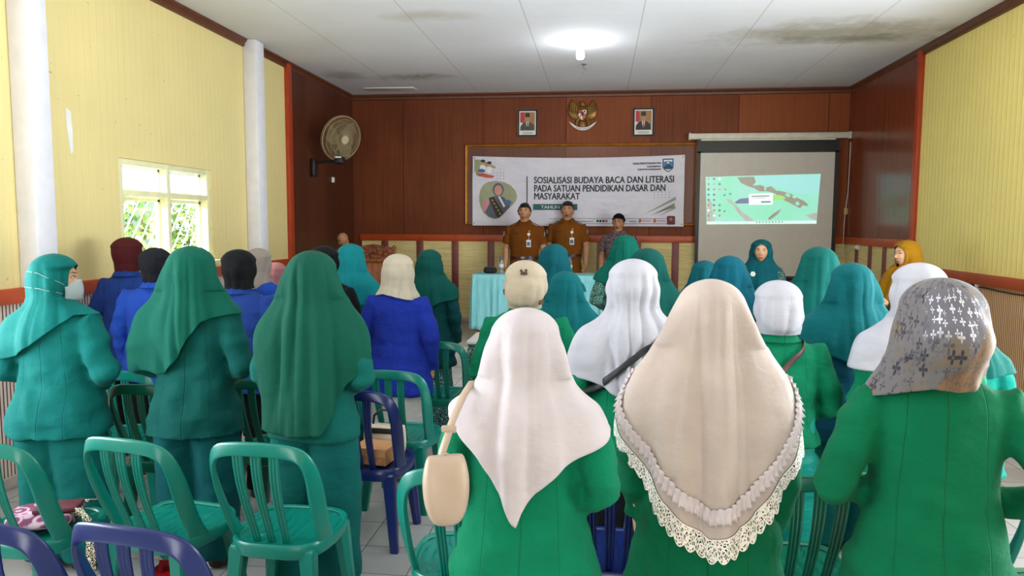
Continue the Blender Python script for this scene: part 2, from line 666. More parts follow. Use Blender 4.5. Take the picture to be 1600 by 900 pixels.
# uprights where the stage begins
struct(MB().box((XL + .022, 8.44, ZC / 2), (.044, .12, ZC), bevel=.004).obj('trim_1', M_TRIM))
struct(MB().box((XR - .022, 8.49, ZC / 2), (.044, .10, ZC), bevel=.004).obj('trim_2', M_TRIM))
# crown moulding
def crown(name, p0, p1, inward):
    prof = [(0, 0), (.055, 0), (.055, -.02), (.03, -.045), (.026, -.075), (0, -.08)]
    p0, p1, iw = np.array(p0), np.array(p1), np.array(inward)
    rg = [[p + iw * a + np.array([0, 0, b]) for a, b in prof] for p in (p0, p1)]
    struct(MB().loft(rg).obj(name, M_CROWN, smooth=None))


crown('trim_3', (XL, YREAR, ZC), (XL, YB, ZC), (1, 0, 0))
crown('trim_4', (XR, YREAR, ZC), (XR, YB, ZC), (-1, 0, 0))
crown('trim_5', (XL, YB, ZC), (XR, YB, ZC), (0, -1, 0))


# dado rails
def rail(name, c, d, m=M_RAIL):
    struct(MB().box(c, d, bevel=.006).obj(name, m))


rail('trim_6', (XL + .016, (YREAR + 8.38) / 2, ZR - .05), (.032, 8.38 - YREAR, .10))
rail('trim_7', (XR - .016, (YREAR + 8.44) / 2, ZR - .05), (.032, 8.44 - YREAR, .10))
rail('trim_8', ((-3.62 + XR) / 2, YB - .018, 1.515), (XR + 3.62, .036, .10))
rail('trim_9', (XR - .018, (8.55 + YB - .04) / 2, 1.515), (.036, YB - .04 - 8.55, .10))
# straw-panel dado with maroon posts
mb = MB()
mb.box(((-3.6 + XR) / 2, YB - .006, (STG + 1.47) / 2), (XR + 3.6, .012, 1.47 - STG))
struct(mb.obj('wall_back_dado', M_STRAW))
struct(MB().box((XR - .006, (8.55 + YB) / 2, (STG + 1.47) / 2), (.012, YB - 8.55, 1.47 - STG)).obj('wall_right_dado', M_STRAW))
k = 10
for i in range(13):
    xc = -3.23 + .541 * i
    if xc > XR - .1:
        break
    struct(MB().box((xc, YB - .018, (STG + 1.466) / 2), (.10, .024, 1.466 - STG), bevel=.004).obj('trim_%d' % k, M_POST))
    k += 1
for yc in (9.25, 9.72, 10.2):
    struct(MB().box((XR - .018, yc, (STG + 1.466) / 2), (.024, .09, 1.466 - STG), bevel=.004).obj('trim_%d' % k, M_POST))
    k += 1
struct(MB().box((-.08, YB - .02, STG + .03), (XR - XL - .1, .04, .06), bevel=.004).obj('baseboard_back', M_CONC))
struct(MB().box((XL + .01, (YREAR + 8.38) / 2, .04), (.02, 8.38 - YREAR, .08), bevel=.004).obj('baseboard_left', M_CONC))
struct(MB().box((XR - .01, (YREAR + 8.44) / 2, .04), (.02, 8.44 - YREAR, .08), bevel=.004).obj('baseboard_right', M_CONC))
# white columns against the left wall
for n_, (ya, yb, p) in zip(('trim_30', 'trim_31'), ((4.28, 4.46, .14), (7.37, 7.57, .145))):
    struct(MB().box((XL + p / 2, (ya + yb) / 2, ZC / 2 - .001), (p, yb - ya, ZC - .004), bevel=.012).obj(n_, M_COL))
# repaired patch of white plaster on the yellow wall
pq = [PX(x, y, XL + .001) for x, y in ((102, 168), (110, 174), (113, 205), (114, 238), (110, 240), (106, 212), (103, 190))]
struct(MB().prism(pq, (.003, 0, 0)).obj('trim_32', M_WHITE))

# ------------------------------------------------------------------ window 1
M_FR = plain('cream_window_frame', '#e4dfb2', .5, var=.04)
t = NT('window_glass')
t.set(rough=.02, spec=.5)
t.col((1, 1, 1, 1))
tr = t.n('ShaderNodeBsdfTransparent')
gl = t.n('ShaderNodeBsdfGlossy')
gl.inputs['Roughness'].default_value = .03
fr = t.n('ShaderNodeValue')
fr.outputs[0].default_value = .06
mx = t.n('ShaderNodeMixShader')
t.l(fr.outputs[0], mx.inputs[0])
t.l(tr.outputs[0], mx.inputs[1])
t.l(gl.outputs[0], mx.inputs[2])
t.l(mx.outputs[0], t.out.inputs[0])
M_GLASS = t.m
# frosted pane: translucent, dusty
t = NT('dusty_glass')
tr = t.n('ShaderNodeBsdfTransparent')
tl = t.n('ShaderNodeBsdfTranslucent')
tl.inputs[0].default_value = (.13, .15, .18, 1)
mx = t.n('ShaderNodeMixShader')
nz = t.noise(t.coord('Object'), 9, 5, .7)
t.l(t.ramp(nz, [(.35, (.35, .35, .35)), (.7, (.8, .8, .8))]), mx.inputs[0])
t.l(tr.outputs[0], mx.inputs[1])
t.l(tl.outputs[0], mx.inputs[2])
t.l(mx.outputs[0], t.out.inputs[0])
M_DUST = t.m
y0, y1, z0, z1 = WIN
zt, ym = 1.955, 5.985
xw = XL - .065
win = struct(bpy.data.objects.new('window_1', None))
C.objects.link(win)
win.location = (XL - .06, (y0 + y1) / 2, z0)
inv = Matrix.Translation(-Vector(win.location))


def wpart(name, mb, mat, par=win, sm=35):
    o = mb.obj(name, mat, None, sm)
    o.parent = par
    o.matrix_parent_inverse = inv if par is win else Matrix()
    return o


mb = MB()
for yy in (y0 + .03, ym, y1 - .03):
    mb.box((xw, yy, (z0 + z1) / 2), (.11, .06 if yy != ym else .055, z1 - z0), bevel=.006)
for zz in (z0 + .025, zt, z1 - .025):
    mb.box((xw, (y0 + y1) / 2, zz), (.108, y1 - y0, .05), bevel=.006)
wpart('window_frame', mb, M_FR)
wpart('window_sill', MB().box((XL - .02, (y0 + y1) / 2, z0 - .02), (.16, y1 - y0 + .08, .04), bevel=.006), M_FR)
M_PALE = plain('white_sash', '#f0f0ea', .5, var=.02)
for a, b in ((y0 + .06, ym - .03), (ym + .03, y1 - .06)):
    mb = MB()
    for zz in (zt + .035, z1 - .06):
        mb.box((xw - .03, (a + b) / 2, zz), (.03, b - a, .02))
    for yy in (a + .01, b - .01):
        mb.box((xw - .03, yy, (zt + z1) / 2), (.03, .02, z1 - zt - .1))
    s_ = wpart('window_sash', mb, M_PALE)
    o = MB().box((xw - .035, (a + b) / 2, (zt + z1) / 2), (.004, b - a - .02, z1 - zt - .09)).obj('window_pane', M_DUST, s_)
    mb = MB()
    for zz in (z0 + .07, zt - .045):
        mb.box((xw - .03, (a + b) / 2, zz), (.03, b - a, .03))
    for yy in (a + .015, b - .015):
        mb.box((xw - .03, yy, (z0 + zt) / 2), (.03, .03, zt - z0 - .08))
    s_ = wpart('window_sash', mb, M_FR)
    MB().box((xw - .035, (a + b) / 2, (z0 + zt) / 2), (.004, b - a - .03, zt - z0 - .1)).obj('window_pane', M_GLASS, s_)

# ------------------------------------------------------------------ outside the window
M_LEAF = []
for i, h in enumerate(('#6f9a3c', '#a3c465', '#476e30', '#d3e3a0')):
    M_LEAF.append(plain('leaf_green_%d' % i, h, .5, var=.15))
M_STEM = plain('branch_brown', '#6a5a44', .8)
M_NET = plain('pale_wire', '#dfe6e6', .6)
M_GREENWALL = plain('green_grey_wall', '#9fb8b0', .8)
struct(MB().box((XL - 3.6, 7.8, .6), (.15, 7, 4.6)).obj('wall_neighbour', M_GREENWALL))
struct(MB().box((XL - 4.2, 7.0, -.1), (8.0, 14, .1)).obj('ground_outside', plain('outside_ground', '#8d9079', .9)))
rng = np.random.default_rng(5)
for q, (yc, xc, h) in enumerate(((6.7, XL - 1.9, 1.85), (8.15, XL - 2.1, 2.0), (9.6, XL - 1.9, 1.8))):
    sh = thing('shrub', ['leafy shrub outside the window, behind its left panes', 'taller leafy shrub outside the window, behind its middle bar', 'leafy shrub outside the window, behind its right panes'][q], 'shrub', (xc, yc, -.05), 0, 'shrubs outside the window')
    mb = MB()
    for k_ in range(9):
        a = rng.uniform(0, 6.28)
        mb.tube([(0, 0, 0), (.12 * math.cos(a), .12 * math.sin(a), h * .5), (.3 * math.cos(a), .4 * math.sin(a), h * rng.uniform(.8, 1.0))], [.025, .016, .006], 6)
    mb.obj('stem', M_STEM, sh)
    mb = MB()
    for k_ in range(900):
        c = np.array([float(np.clip(rng.normal(0, .25), -.5, .5)), float(np.clip(rng.normal(0, .34), -.62, .62)), h * rng.uniform(.45, 1.12)])
        d = rng.normal(size=3)
        d /= np.linalg.norm(d)
        e = np.cross(d, rng.normal(size=3))
        e /= np.linalg.norm(e)
        L, w_ = rng.uniform(.07, .13), rng.uniform(.022, .04)
        nn = np.cross(d, e) * .012
        mb.add([c - d * L * .5, c + e * w_ + nn, c + d * L * .5, c - e * w_ + nn], [(0, 1, 2, 3)], int(rng.integers(0, 4)))
    o = mb.obj('foliage', M_LEAF, sh, None)
mb = MB()
for k_ in range(26):
    ya = 5.2 + k_ * .16
    mb.tube([(XL - .95, ya, .9), (XL - .95, ya + 1.1, 2.35)], .006, 5)
for zz in (.9, 2.35):
    mb.tube([(XL - .95, 5.1, zz), (XL - .95, 10.4, zz)], .012, 6)
for yy in (5.1, 10.4):
    mb.tube([(XL - .95, yy, -.05), (XL - .95, yy, 2.35)], .016, 6)
tag(mb.obj('wire_fence', M_NET), 'pale wire fence of slanted lines outside the window', 'fence')

# ------------------------------------------------------------------ ceiling fittings
bp = PZ(907, 64, ZC)
t = NT('bulb_glow')
t.b.inputs['Emission Color'].default_value = (.93, .98, 1, 1)
t.set(emit=10)
t.col((1, 1, 1, 1))
M_BULB = t.m
lamp = thing('ceiling_lamp', 'lit white bulb in a round holder on the ceiling', 'lamp', tuple(bp))
MB().lathe([(.001, 0), (.062, 0), (.062, -.012), (.04, -.028), (.027, -.034), (.027, -.075), (.001, -.075)]).obj('lamp_holder', M_WHITE, lamp)
MB().lathe([(.02, -.072), (.024, -.085), (.036, -.10), (.042, -.125), (.042, -.165), (.034, -.185), (.001, -.192)]).obj('bulb', M_BULB, lamp, 60)
l = bpy.data.lights.new('bulb_light', 'POINT')
l.energy, l.color, l.shadow_soft_size = 7, (.93, .98, 1), .05
o = bpy.data.objects.new('bulb_light', l)
C.objects.link(o)
o.location = (0, 0, -.25)
o.parent = lamp
hp = PZ(912, 100, ZC)
M_MET = plain('grey_metal', '#8c8a86', .35, metal=.8)
hk = thing('ceiling_hook', 'small metal hook hanging from the ceiling behind the bulb', 'hook', tuple(hp))
MB().lathe([(.001, 0), (.03, 0), (.03, -.008), (.008, -.014), (.008, -.05), (.001, -.05)]).obj('hook_plate', M_MET, hk)
MB().tube([(0, 0, -.045)] + [(.03 * math.sin(a), 0, -.08 + .03 * math.cos(a)) for a in np.linspace(0, 4.4, 12)], .006, 8).obj('hook_wire', M_MET, hk)
ha, hb = PZ(573, 140, ZC), PZ(648, 137, ZC)
struct(MB().box(((ha[0] + hb[0]) / 2, 10.22, ZC - .006), (hb[0] - ha[0], .2, .012), bevel=.004).obj('trim_33', M_WHITE))
# ------------------------------------------------------------------ stage wall: notice board, banner, pictures, emblem
M_GOLD = plain('gold_frame', '#a8681a', .32, metal=.45, var=.15)
M_BLACK = plain('black_plastic', '#141414', .4, var=.02)
M_INK = plain('black_ink', '#2b2f36', .7, var=.02)
M_GREYINK = plain('grey_ink', '#6a6f78', .7, var=.02)


def frame_rect(mb, x0, x1, z0, z1, y, w, dep, mi=0):
    """four mitred bars with a stepped profile in the XZ plane, front towards -Y"""
    prof = [(0, 0), (0, -dep * .6), (w * .25, -dep), (w * .6, -dep * .85), (w, -dep * .45), (w, 0)]
    cs = [(x0, z0, 1, 1), (x1, z0, -1, 1), (x1, z1, -1, -1), (x0, z1, 1, -1)]
    rings = [[(cx + sx * a, y + b, cz + sz * a) for a, b in prof] for cx, cz, sx, sz in cs]
    n = len(prof)
    pts = [p for r_ in rings for p in r_]
    fs = []
    for i in range(4):
        k2 = (i + 1) % 4
        for j in range(n):
            fs.append((i * n + j, i * n + (j + 1) % n, k2 * n + (j + 1) % n, k2 * n + j))
    mb.add(pts, fs, mi)
    return mb


bd = thing('notice_board', 'wide brown notice board in a gold frame behind the banner', 'board', (-.31, YB - .001, 2.3))
FX, FZ = -.31, 2.3
frame_rect(MB(), -2.0 - FX, 1.40 - FX, 1.71 - FZ, 2.90 - FZ, 0, .046, .035).obj('board_frame', M_GOLD, bd, None)
MB().box((0, -.006, .005), (3.36, .01, 1.14)).obj('board_panel', mat_panel('board_brown', '#55291a', '#8a4a2a', 0, 1.22, .2), bd)

# banner ------------------------------------------------------------
BX0, BX1, BZ0, BZ1 = -1.875, 1.195, 1.70, 2.72
BW, BH = BX1 - BX0, BZ1 - BZ0
BY = YB - .075


def bsurf(u, v):
    """banner surface: u,v in 0..1 from lower left; ripples of hung vinyl"""
    x = BX0 + u * BW
    z = BZ0 + v * BH - .035 * math.sin(math.pi * u) * v * v
    y = BY - .010 * math.sin(7 * u + 5 * v) - .006 * math.sin(13 * u - 8 * v) - .005 * math.sin(4 * u + 13 * (v - u * .7))
    return np.array([x, y, z])


t = NT('white_vinyl')
co = t.coord('Object')
t.col(t.ramp(t.noise(co, 3, 3), [(.3, lin('#cfc9d6')), (.7, lin('#d9d4de'))]))
t.set(rough=.38, spec=.5)
t.bump(t.noise(t.coord('Object', (1, 1, 2.0), (0, .6, 0)), 5, 5, .6), .55, .05)
M_VINYL = t.m
ban = MB()
NU, NV = 72, 26
vs = [bsurf(i / NU, j / NV) for j in range(NV + 1) for i in range(NU + 1)]
bk = [p + np.array([0, .003, 0]) for p in vs]
N1 = len(vs)
fs = []
for j in range(NV):
    for i in range(NU):
        a = j * (NU + 1) + i
        fs.append((a, a + 1, a + NU + 2, a + NU + 1))
        fs.append((N1 + a, N1 + a + NU + 1, N1 + a + NU + 2, N1 + a + 1))
ban.add(vs + bk, fs)
banner = thing('banner', 'white printed vinyl banner with black headline stretched across the gold framed board', 'banner', (0, 0, 0))
ban.obj('banner_sheet', M_VINYL, banner, 'all')


def ban_uv(px, py):
    p = PY(px, py, BY)
    return (p[0] - BX0) / BW, (p[2] - BZ0) / BH


def on_banner(pts, lift=.0035):
    out = []
    for u, v, h in pts:
        p = bsurf(u, v)
        out.append((p[0], p[1] - lift - h, p[2]))
    return out


def ban_poly(name, px, mat, lift=.003, n=None):
    """printed flat patch following the vinyl, outline in the photo's pixels converted once to sheet coordinates"""
    dense = []
    for i, q in enumerate(px):
        q2 = px[(i + 1) % len(px)]
        m_ = max(1, int(math.hypot(q2[0] - q[0], q2[1] - q[1]) / 3))
        dense += [(q[0] + (q2[0] - q[0]) * f / m_, q[1] + (q2[1] - q[1]) * f / m_) for f in range(m_)]
    uv = [ban_uv(*q) for q in dense]
    lift = .0012 + lift * 1.1
    mb = MB()
    k = len(uv)
    cu = np.mean([q[0] for q in uv])
    cv = np.mean([q[1] for q in uv])
    rings = []
    for s_ in (.02, .15, .3, .45, .6, .75, .9, 1.0):
        rings.append(on_banner([(cu + (a - cu) * s_, cv + (b - cv) * s_, 0) for a, b in uv], lift))
    mb.loft(rings, False)
    mb.f.append(tuple(range(len(uv))))
    mb.mi.append(0)
    return mb.obj(name, mat, banner, None)


def ell(cx, cy, rx, ry, n=28, rot=0):
    return [(cx + rx * math.cos(a) * math.cos(rot) - ry * math.sin(a) * math.sin(rot), cy + rx * math.cos(a) * math.sin(rot) + ry * math.sin(a) * math.cos(rot)) for a in np.linspace(0, 2 * math.pi, n, endpoint=False)]


def ban_text(body, px, py, hpx, xs, mat, wpx=None, align='LEFT', bold=.0, space=1.0, lift=.005):
    """line of print: px,py = baseline start in the photo, hpx = capital height"""
    u0, v0 = ban_uv(px, py)
    heavy, bold = bold, 0.0
    cap = hpx / FPX * BY * 1.005
    size = cap / .73
    me, a = text_mesh(body, size, xs, align, .0006, space, bold)
    if wpx:
        w = wpx / FPX * BY * 1.005
        a[:, 0] *= w / max(1e-6, np.ptp(a[:, 0]))
    out = np.array(on_banner([(u0 + p[0] / BW, v0 + p[1] / BH, p[2]) for p in a], lift))
    me.vertices.foreach_set('co', out.ravel())
    me.materials.append(mat)
    if heavy:
        # heavier strokes: the same letters struck again a hair to each side
        bm = bmesh.new()
        bm.from_mesh(me)
        for dx, dz in ((1, 0), (-1, 0), (0, 1), (0, -1), (.7, .7), (-.7, -.7), (.7, -.7), (-.7, .7)):
            g = bmesh.ops.duplicate(bm, geom=[f for f in bm.faces if f.index >= 0][:len(me.polygons)])
            vs_ = [e_ for e_ in g['geom'] if isinstance(e_, bmesh.types.BMVert)]
            bmesh.ops.translate(bm, verts=vs_, vec=(dx * heavy, 0, dz * heavy * .8))
        bm.to_mesh(me)
        bm.free()
    return link('lettering', me, banner)


ban_text('SOSIALISASI BUDAYA BACA DAN LITERASI', 834, 285, 10.6, 1, M_INK, 212, bold=.0032)
ban_text('PADA SATUAN PENDIDIKAN DASAR DAN', 834, 298.3, 10.6, 1, M_INK, 199, bold=.0032)
ban_text('MASYARAKAT', 834, 310.9, 10.6, 1, M_INK, 70, bold=.0032)
M_TEALINK = plain('teal_ink', '#1f5f60', .7)
ban_poly('printed_bar', [(833, 318.5), (902, 318.5), (902, 328), (833, 328)], M_TEALINK)
ban_text('TAHUN 20', 845, 325.8, 5.2, 1, M_WHITE, 40, lift=.009)
ban_poly('printed_line', [(822.6, 274), (824.2, 274), (824.2, 326), (822.6, 326)], M_INK)
ban_text('DINAS PERPUSTAKAAN DAN', 989, 255.2, 3.0, 1, M_INK, 42, bold=.0012)
ban_text('KEARSIPAN', 1011, 260.2, 2.8, 1, M_INK, 20, bold=.0012)
ban_text('KABUPATEN PANDEGLANG', 996, 264.6, 2.6, 1, M_INK, 35, bold=.001)
# crest
M_CREST = plain('crest_blue', '#3d7dab', .6)
M_CRESTD = plain('crest_dark', '#2d3f52', .6)
M_CRESTG = plain('crest_green', '#35606a', .6)
sh = lambda k, dy=0: [(1044 + a * k, 257 + dy + b * k) for a, b in ((-8, -9.3), (8, -9.3), (8, 3), (6, 6.5), (3, 9), (0, 10.3), (-3, 9), (-6, 6.5), (-8, 3))]
ban_poly('crest_border', sh(1.08), M_CRESTD)
ban_poly('crest_field', sh(.94), M_CREST, .005)
ban_poly('crest_scroll', [(1037, 249), (1051, 249), (1050, 252), (1047, 250.8), (1041, 250.8), (1038, 252)], M_WHITE, .0065)
ban_poly('crest_mountain', [(1037, 260.5), (1040, 257.5), (1044, 255.6), (1048, 257.5), (1051, 260.5), (1050, 263), (1038, 263)], M_CRESTD, .0065)
ban_poly('crest_star', [(1044 + (2.4 if i % 2 == 0 else 1.0) * math.sin(i * math.pi / 5), 253.2 - (2.4 if i % 2 == 0 else 1.0) * math.cos(i * math.pi / 5)) for i in range(10)], M_WHITE, .0068)
ban_poly('crest_base', [(1038.5, 264), (1049.5, 264), (1044, 266.6)], M_WHITE, .0065)
# portrait drop of a woman in a hijab with a sash
M_PHB = plain('print_olive', '#9a9b7c', .6)
M_PHS = plain('print_skin', '#c98d7e', .6)
M_PHH = plain('print_slate', '#565a6b', .6)
M_PHK = plain('print_dark', '#2d2826', .6)
M_PHG = plain('print_gold', '#b48a3e', .6)
M_PHR = plain('print_red', '#c0523c', .6)
M_PHP = plain('print_pink', '#c9858c', .6)
M_PHBL = plain('print_blue', '#3f6d8e', .6)
drop = [(749, 306), (750.5, 297), (755, 289), (763, 284), (775, 282), (788, 284), (798, 289), (805, 297), (808, 306), (806.5, 313), (801, 320), (793, 328), (787, 335), (780, 341), (773, 342.5), (764, 340), (756, 333), (751, 323), (749, 314)]
ban_poly('photo_print', drop, M_PHB)
ban_poly('photo_robe', [(757, 322), (763, 311), (772, 306), (786, 307), (794, 315), (797, 323), (787, 334), (780, 340.5), (773, 341.5), (764, 338.5), (758, 332)], M_PHH, .005)
ban_poly('photo_hijab', ell(778.5, 296, 8.6, 10.5), M_PHH, .0058)
ban_poly('photo_face', ell(778.5, 297, 6.0, 8.0), M_PHS, .0066)
ban_poly('photo_sash', [(764, 309), (771, 307), (787, 333), (780, 340), (776, 339)], M_PHK, .0066)
for i in range(5):
    ban_poly('photo_sash_mark', ell(769.5 + i * 3.1, 313 + i * 5.2, 2.1, 1.3, 10, .9), M_PHG, .0074)
ban_poly('photo_sleeve', [(753, 322), (759, 312), (764, 311), (765, 318), (759, 330), (755, 329)], M_PHP, .0068)
ban_poly('photo_corsage', ell(794, 316, 5.2, 4.2, 14), M_PHBL, .0066)
ban_poly('photo_stripe', [(778, 306), (781, 307), (790, 322), (787, 324)], M_WHITE, .0074)
# corner picture of two small figures
ban_poly('corner_swoosh', [(741, 249), (750, 249), (764, 254), (775, 260), (774, 262), (760, 259), (752, 266), (745, 275), (741, 265)], M_PHB)
for cx, cy in ((754.5, 252), (764.5, 254.5)):
    ban_poly('corner_cap', ell(cx, cy - 1, 3.7, 2.4, 14), M_PHK, .0062)
    ban_poly('corner_face', ell(cx, cy + 2.3, 2.6, 3.2, 14), M_PHS, .0055)
    ban_poly('corner_shirt', ell(cx - .3, cy + 10, 4.6, 5.6, 16), M_WHITE, .005)
ban_poly('corner_cloth', ell(752.5, 266.5, 5.5, 3, 14), M_PHBL, .006)
ban_poly('corner_ribbon', [(746, 271), (755, 270), (764, 272.5), (773, 274.5), (770, 277.5), (760, 277.5), (754, 276), (747, 275)], M_PHR, .0062)
# dots, stripes and the footer row
for name, x0_, y0_, nx, ny, dx, dy, sk in (('printed_dots', 777, 269.5, 3, 3, 5, 4.6, 0), ('printed_dots', 1022, 300, 5, 3, 5.9, 4.3, 0)):
    mb = MB()
    for i in range(nx):
        for j in range(ny):
            uv = [ban_uv(*q) for q in ell(x0_ + i * dx, y0_ + j * dy, .75, .75, 8)]
            mb.loft([on_banner([(a, b, 0) for a, b in uv], .003), on_banner([(a, b, 0) for a, b in uv], .0042)])
    mb.obj(name, M_GREYINK, banner, None)
M_STR1 = plain('stripe_sage', '#8f9b8c', .6)
M_STR2 = plain('stripe_olive', '#857f6c', .6)
for (a, b, c_, d), mm in ((((1004, 336), (1008, 334), (1056, 307), (1056, 312.5)), M_STR1), (((1016, 336.5), (1022, 334), (1054, 317), (1054, 324)), M_STR2), (((1028, 338), (1033, 335), (1056, 322), (1056, 326)), M_STR1)):
    ban_poly('printed_stripe', [a, b, c_, d], mm)
for yy in (341.2, 349.3):
    ban_poly('printed_line', [(858, yy), (1050, yy - .1), (1050, yy + .6), (858, yy + .6)], M_GREYINK)
ban_text('dispusip  |  pandeglangkab.go.id', 868, 346.6, 2.6, 1, M_INK, 57)
for i, mm in enumerate((M_INK, M_INK, M_INK, M_PHR)):
    ban_poly('footer_icon', [(932 + i * 4.6, 343.6), (935.4 + i * 4.6, 343.6), (935.4 + i * 4.6, 347), (932 + i * 4.6, 347)], mm)
ban_text('inlislite', 983, 346.8, 2.6, 1, M_INK, 11)
for cx, tx in ((1000, 'PERPUSNAS'), (1023, 'LITERASI')):
    ban_poly('footer_emblem', [(cx - 2.6, 347.5), (cx - 1.5, 342.5), (cx + .5, 341.8), (cx + 2.4, 344), (cx + 1.2, 347.8)], M_PHR, .005)
    ban_text(tx, cx + 3.2, 346.4, 2.6, 1, M_PHR, 12)
M_MAROON = plain('badge_maroon', '#54242a', .6)
ban_poly('footer_badge', [(1042, 338.5), (1043, 337.4), (1053.5, 337.4), (1054.6, 338.5), (1054.6, 350), (1053.5, 351), (1043, 351), (1042, 350)], M_MAROON, .005)
ban_poly('badge_mark', ell(1048.3, 342.5, 2.6, 2.6, 14), M_PHR, .0065)
mb = MB()
for u, v in ((.008, .97), (.992, .97), (.008, .03), (.992, .03)):
    p = bsurf(u, v)
    mb.lathe([(.001, -.003), (.011, -.003), (.011, .003), (.001, .003)], (0, 0, 0), 12)
    n_ = 48
    for i in range(len(mb.v) - n_, len(mb.v)):
        x_, y_, z_ = mb.v[i]
        mb.v[i] = (p[0] + x_, p[1] - .004 + z_, p[2] + y_)
mb.obj('eyelet', M_MET, banner)

# framed portraits ---------------------------------------------------
M_PAPER = plain('print_paper', '#dcd8d2', .6, var=.02)
M_SUIT = plain('print_suit', '#454541', .6)
M_SUIT2 = plain('print_suit_black', '#2d2c30', .6)
M_FACE = plain('print_face', '#b98a63', .6)
M_FLAG = plain('print_flag_red', '#bd3440', .6)
M_BEIGE = plain('print_curtain', '#a5784c', .6, var=.12)
M_SILVER = plain('silver_black_frame', '#9a9690', .35, metal=.5)


def portrait(x0, x1, z0, z1, label, suit, tie, flagw):
    cx, cz = (x0 + x1) / 2, (z0 + z1) / 2
    w, h = x1 - x0, z1 - z0
    t_ = thing('framed_portrait', label, 'picture', (cx, YB - .001, cz), 0, 'official portraits above the stage')
    frame_rect(MB(), -w / 2, w / 2, -h / 2, h / 2, 0, .012, .03).obj('picture_frame', M_SILVER, t_, None)
    frame_rect(MB(), -w / 2 + .012, w / 2 - .012, -h / 2 + .012, h / 2 - .012, 0, .016, .024).obj('frame_lining', M_BLACK, t_, None)
    MB().box((0, -.006, 0), (w - .04, .01, h - .04)).obj('mount', M_PAPER, t_)
    pw, ph, pz = w * .72, h * .66, h * .06

    def pl(name, pts, mat, lift):
        MB().prism([(px_ * pw / 2, -.011 - lift, pz + py_ * ph / 2) for px_, py_ in pts], (0, -.0008, 0)).obj(name, mat, t_, None)
    E_ = lambda cx_, cy_, rx, ry: [(cx_ + rx * math.cos(a), cy_ + ry * math.sin(a)) for a in np.linspace(0, 2 * math.pi, 20, endpoint=False)]
    pl('print_background', [(-1, -1), (1, -1), (1, 1), (-1, 1)], M_BEIGE, .0004)
    pl('print_flag', [(-1, -.1), (-1 + flagw * .7, -.2), (-1 + flagw, .1), (-1 + flagw * .8, 1), (-1, 1)], M_FLAG, .0012)
    pl('print_flag_white', [(-1, -.6), (-1 + flagw * .8, -.5), (-1 + flagw * .7, -.2), (-1, -.1)], M_PAPER, .0014)
    pl('print_figure', [(-.95, -1), (.92, -1), (.9, -.45), (.6, -.22), (.2, -.05), (-.2, -.05), (-.65, -.22), (-.93, -.5)], suit, .002)
    pl('print_shirt', [(-.22, -.02), (.2, -.02), (.13, -.55), (.02, -.75), (-.14, -.5)], M_PAPER, .0028)
    pl('print_tie', [(-.05, -.12), (.07, -.12), (.1, -.7), (.01, -.85), (-.07, -.7)], tie, .0036)
    pl('print_neck', [(-.17, .1), (.17, .1), (.17, -.06), (0, -.16), (-.17, -.06)], M_FACE, .0032)
    pl('print_face', E_(0, .28, .27, .33), M_FACE, .004)
    pl('print_cap', [(-.31, .45), (.29, .45), (.3, .8), (.2, .9), (-.22, .9), (-.31, .78)], M_SUIT2, .0048)
    for ex in (-.11, .11):
        pl('print_eye', E_(ex, .33, .045, .025), M_SUIT2, .0048)
    pl('print_mouth', E_(0, .1, .08, .02), M_FLAG, .0048)
    mb = MB()
    for i in range(2):
        mb.box((0, -.0115, -h * .335 - i * .018), (w * .5, .001, .006))
    mb.obj('caption_lines', M_GREYINK, t_)


portrait(-1.22, -.92, 3.0, 3.40, 'framed official portrait of a man in grey suit, left of the eagle emblem', M_SUIT, M_PHK, .62)
portrait(.45, .76, 2.99, 3.40, 'framed official portrait of a man with red tie, right of the eagle emblem', M_SUIT2, M_FLAG, .5)

# eagle emblem -------------------------------------------------------
M_BRZ = plain('bronze_gold', '#8a6428', .38, metal=.35, var=.2)
M_BRZD = plain('bronze_dark', '#5d431c', .45, metal=.3)
em = thing('eagle_emblem', 'gilded eagle emblem with shield and scroll on the wall between the portraits', 'emblem', (-.265, YB - .001, 3.3))


def EP(px, py, y=0.0):
    p = PY(px, py, YB)
    return (p[0] + .265, y, p[2] - 3.3)


def relief(name, px, th, mat, base=0.0, dome=.5):
    """raised relief with bevelled edge from an outline"""
    pts = np.array([EP(a, b) for a, b in px])
    c = pts.mean(0)
    rings = []
    for s_, h in ((1, 0), (1, th * .5), (.9, th * .85), (.6, th * (1 + dome * .2)), (.05, th * (1 + dome * .3))):
        q = c + (pts - c) * s_
        q[:, 1] = -base - h
        rings.append(q)
    return MB().loft(rings).obj(name, mat, em, 50)


for sx in (-1, 1):
    W_ = [(4, 169), (6, 165.5), (10, 164.5), (12, 160), (14.5, 157), (16.5, 155), (21, 163), (23.5, 170), (23, 178), (20, 184), (15, 187.5), (9, 188), (5, 185), (4, 177)]
    relief('wing', [(910.5 + sx * a, b) for a, b in W_], .035, M_BRZ)
    for q in range(5):
        a0, b0 = 7.5 + q * 3.1, 168 - q * 1.2
        MB().tube([EP(910.5 + sx * a0, b0, -.038), EP(910.5 + sx * (a0 + .8), b0 + 9, -.043), EP(910.5 + sx * (a0 - 2.0), b0 + 17 - q, -.038)], [.004, .009, .003], 6).obj('wing_feather', M_BRZD, em, 60)
    MB().cap_tube([EP(910.5 + sx * 5, 185, -.03), EP(910.5 + sx * 9, 190, -.035), EP(910.5 + sx * 9.5, 196, -.04)], [.022, .016, .011], 8).obj('eagle_leg', M_BRZ, em, 60)
relief('eagle_tail', [(906, 188), (914, 188), (916, 198), (911, 203), (905, 198)], .03, M_BRZ)
relief('eagle_body', [(906, 166), (914.5, 166), (918, 175), (917, 186), (911, 191), (904, 186), (903.5, 175)], .05, M_BRZ)
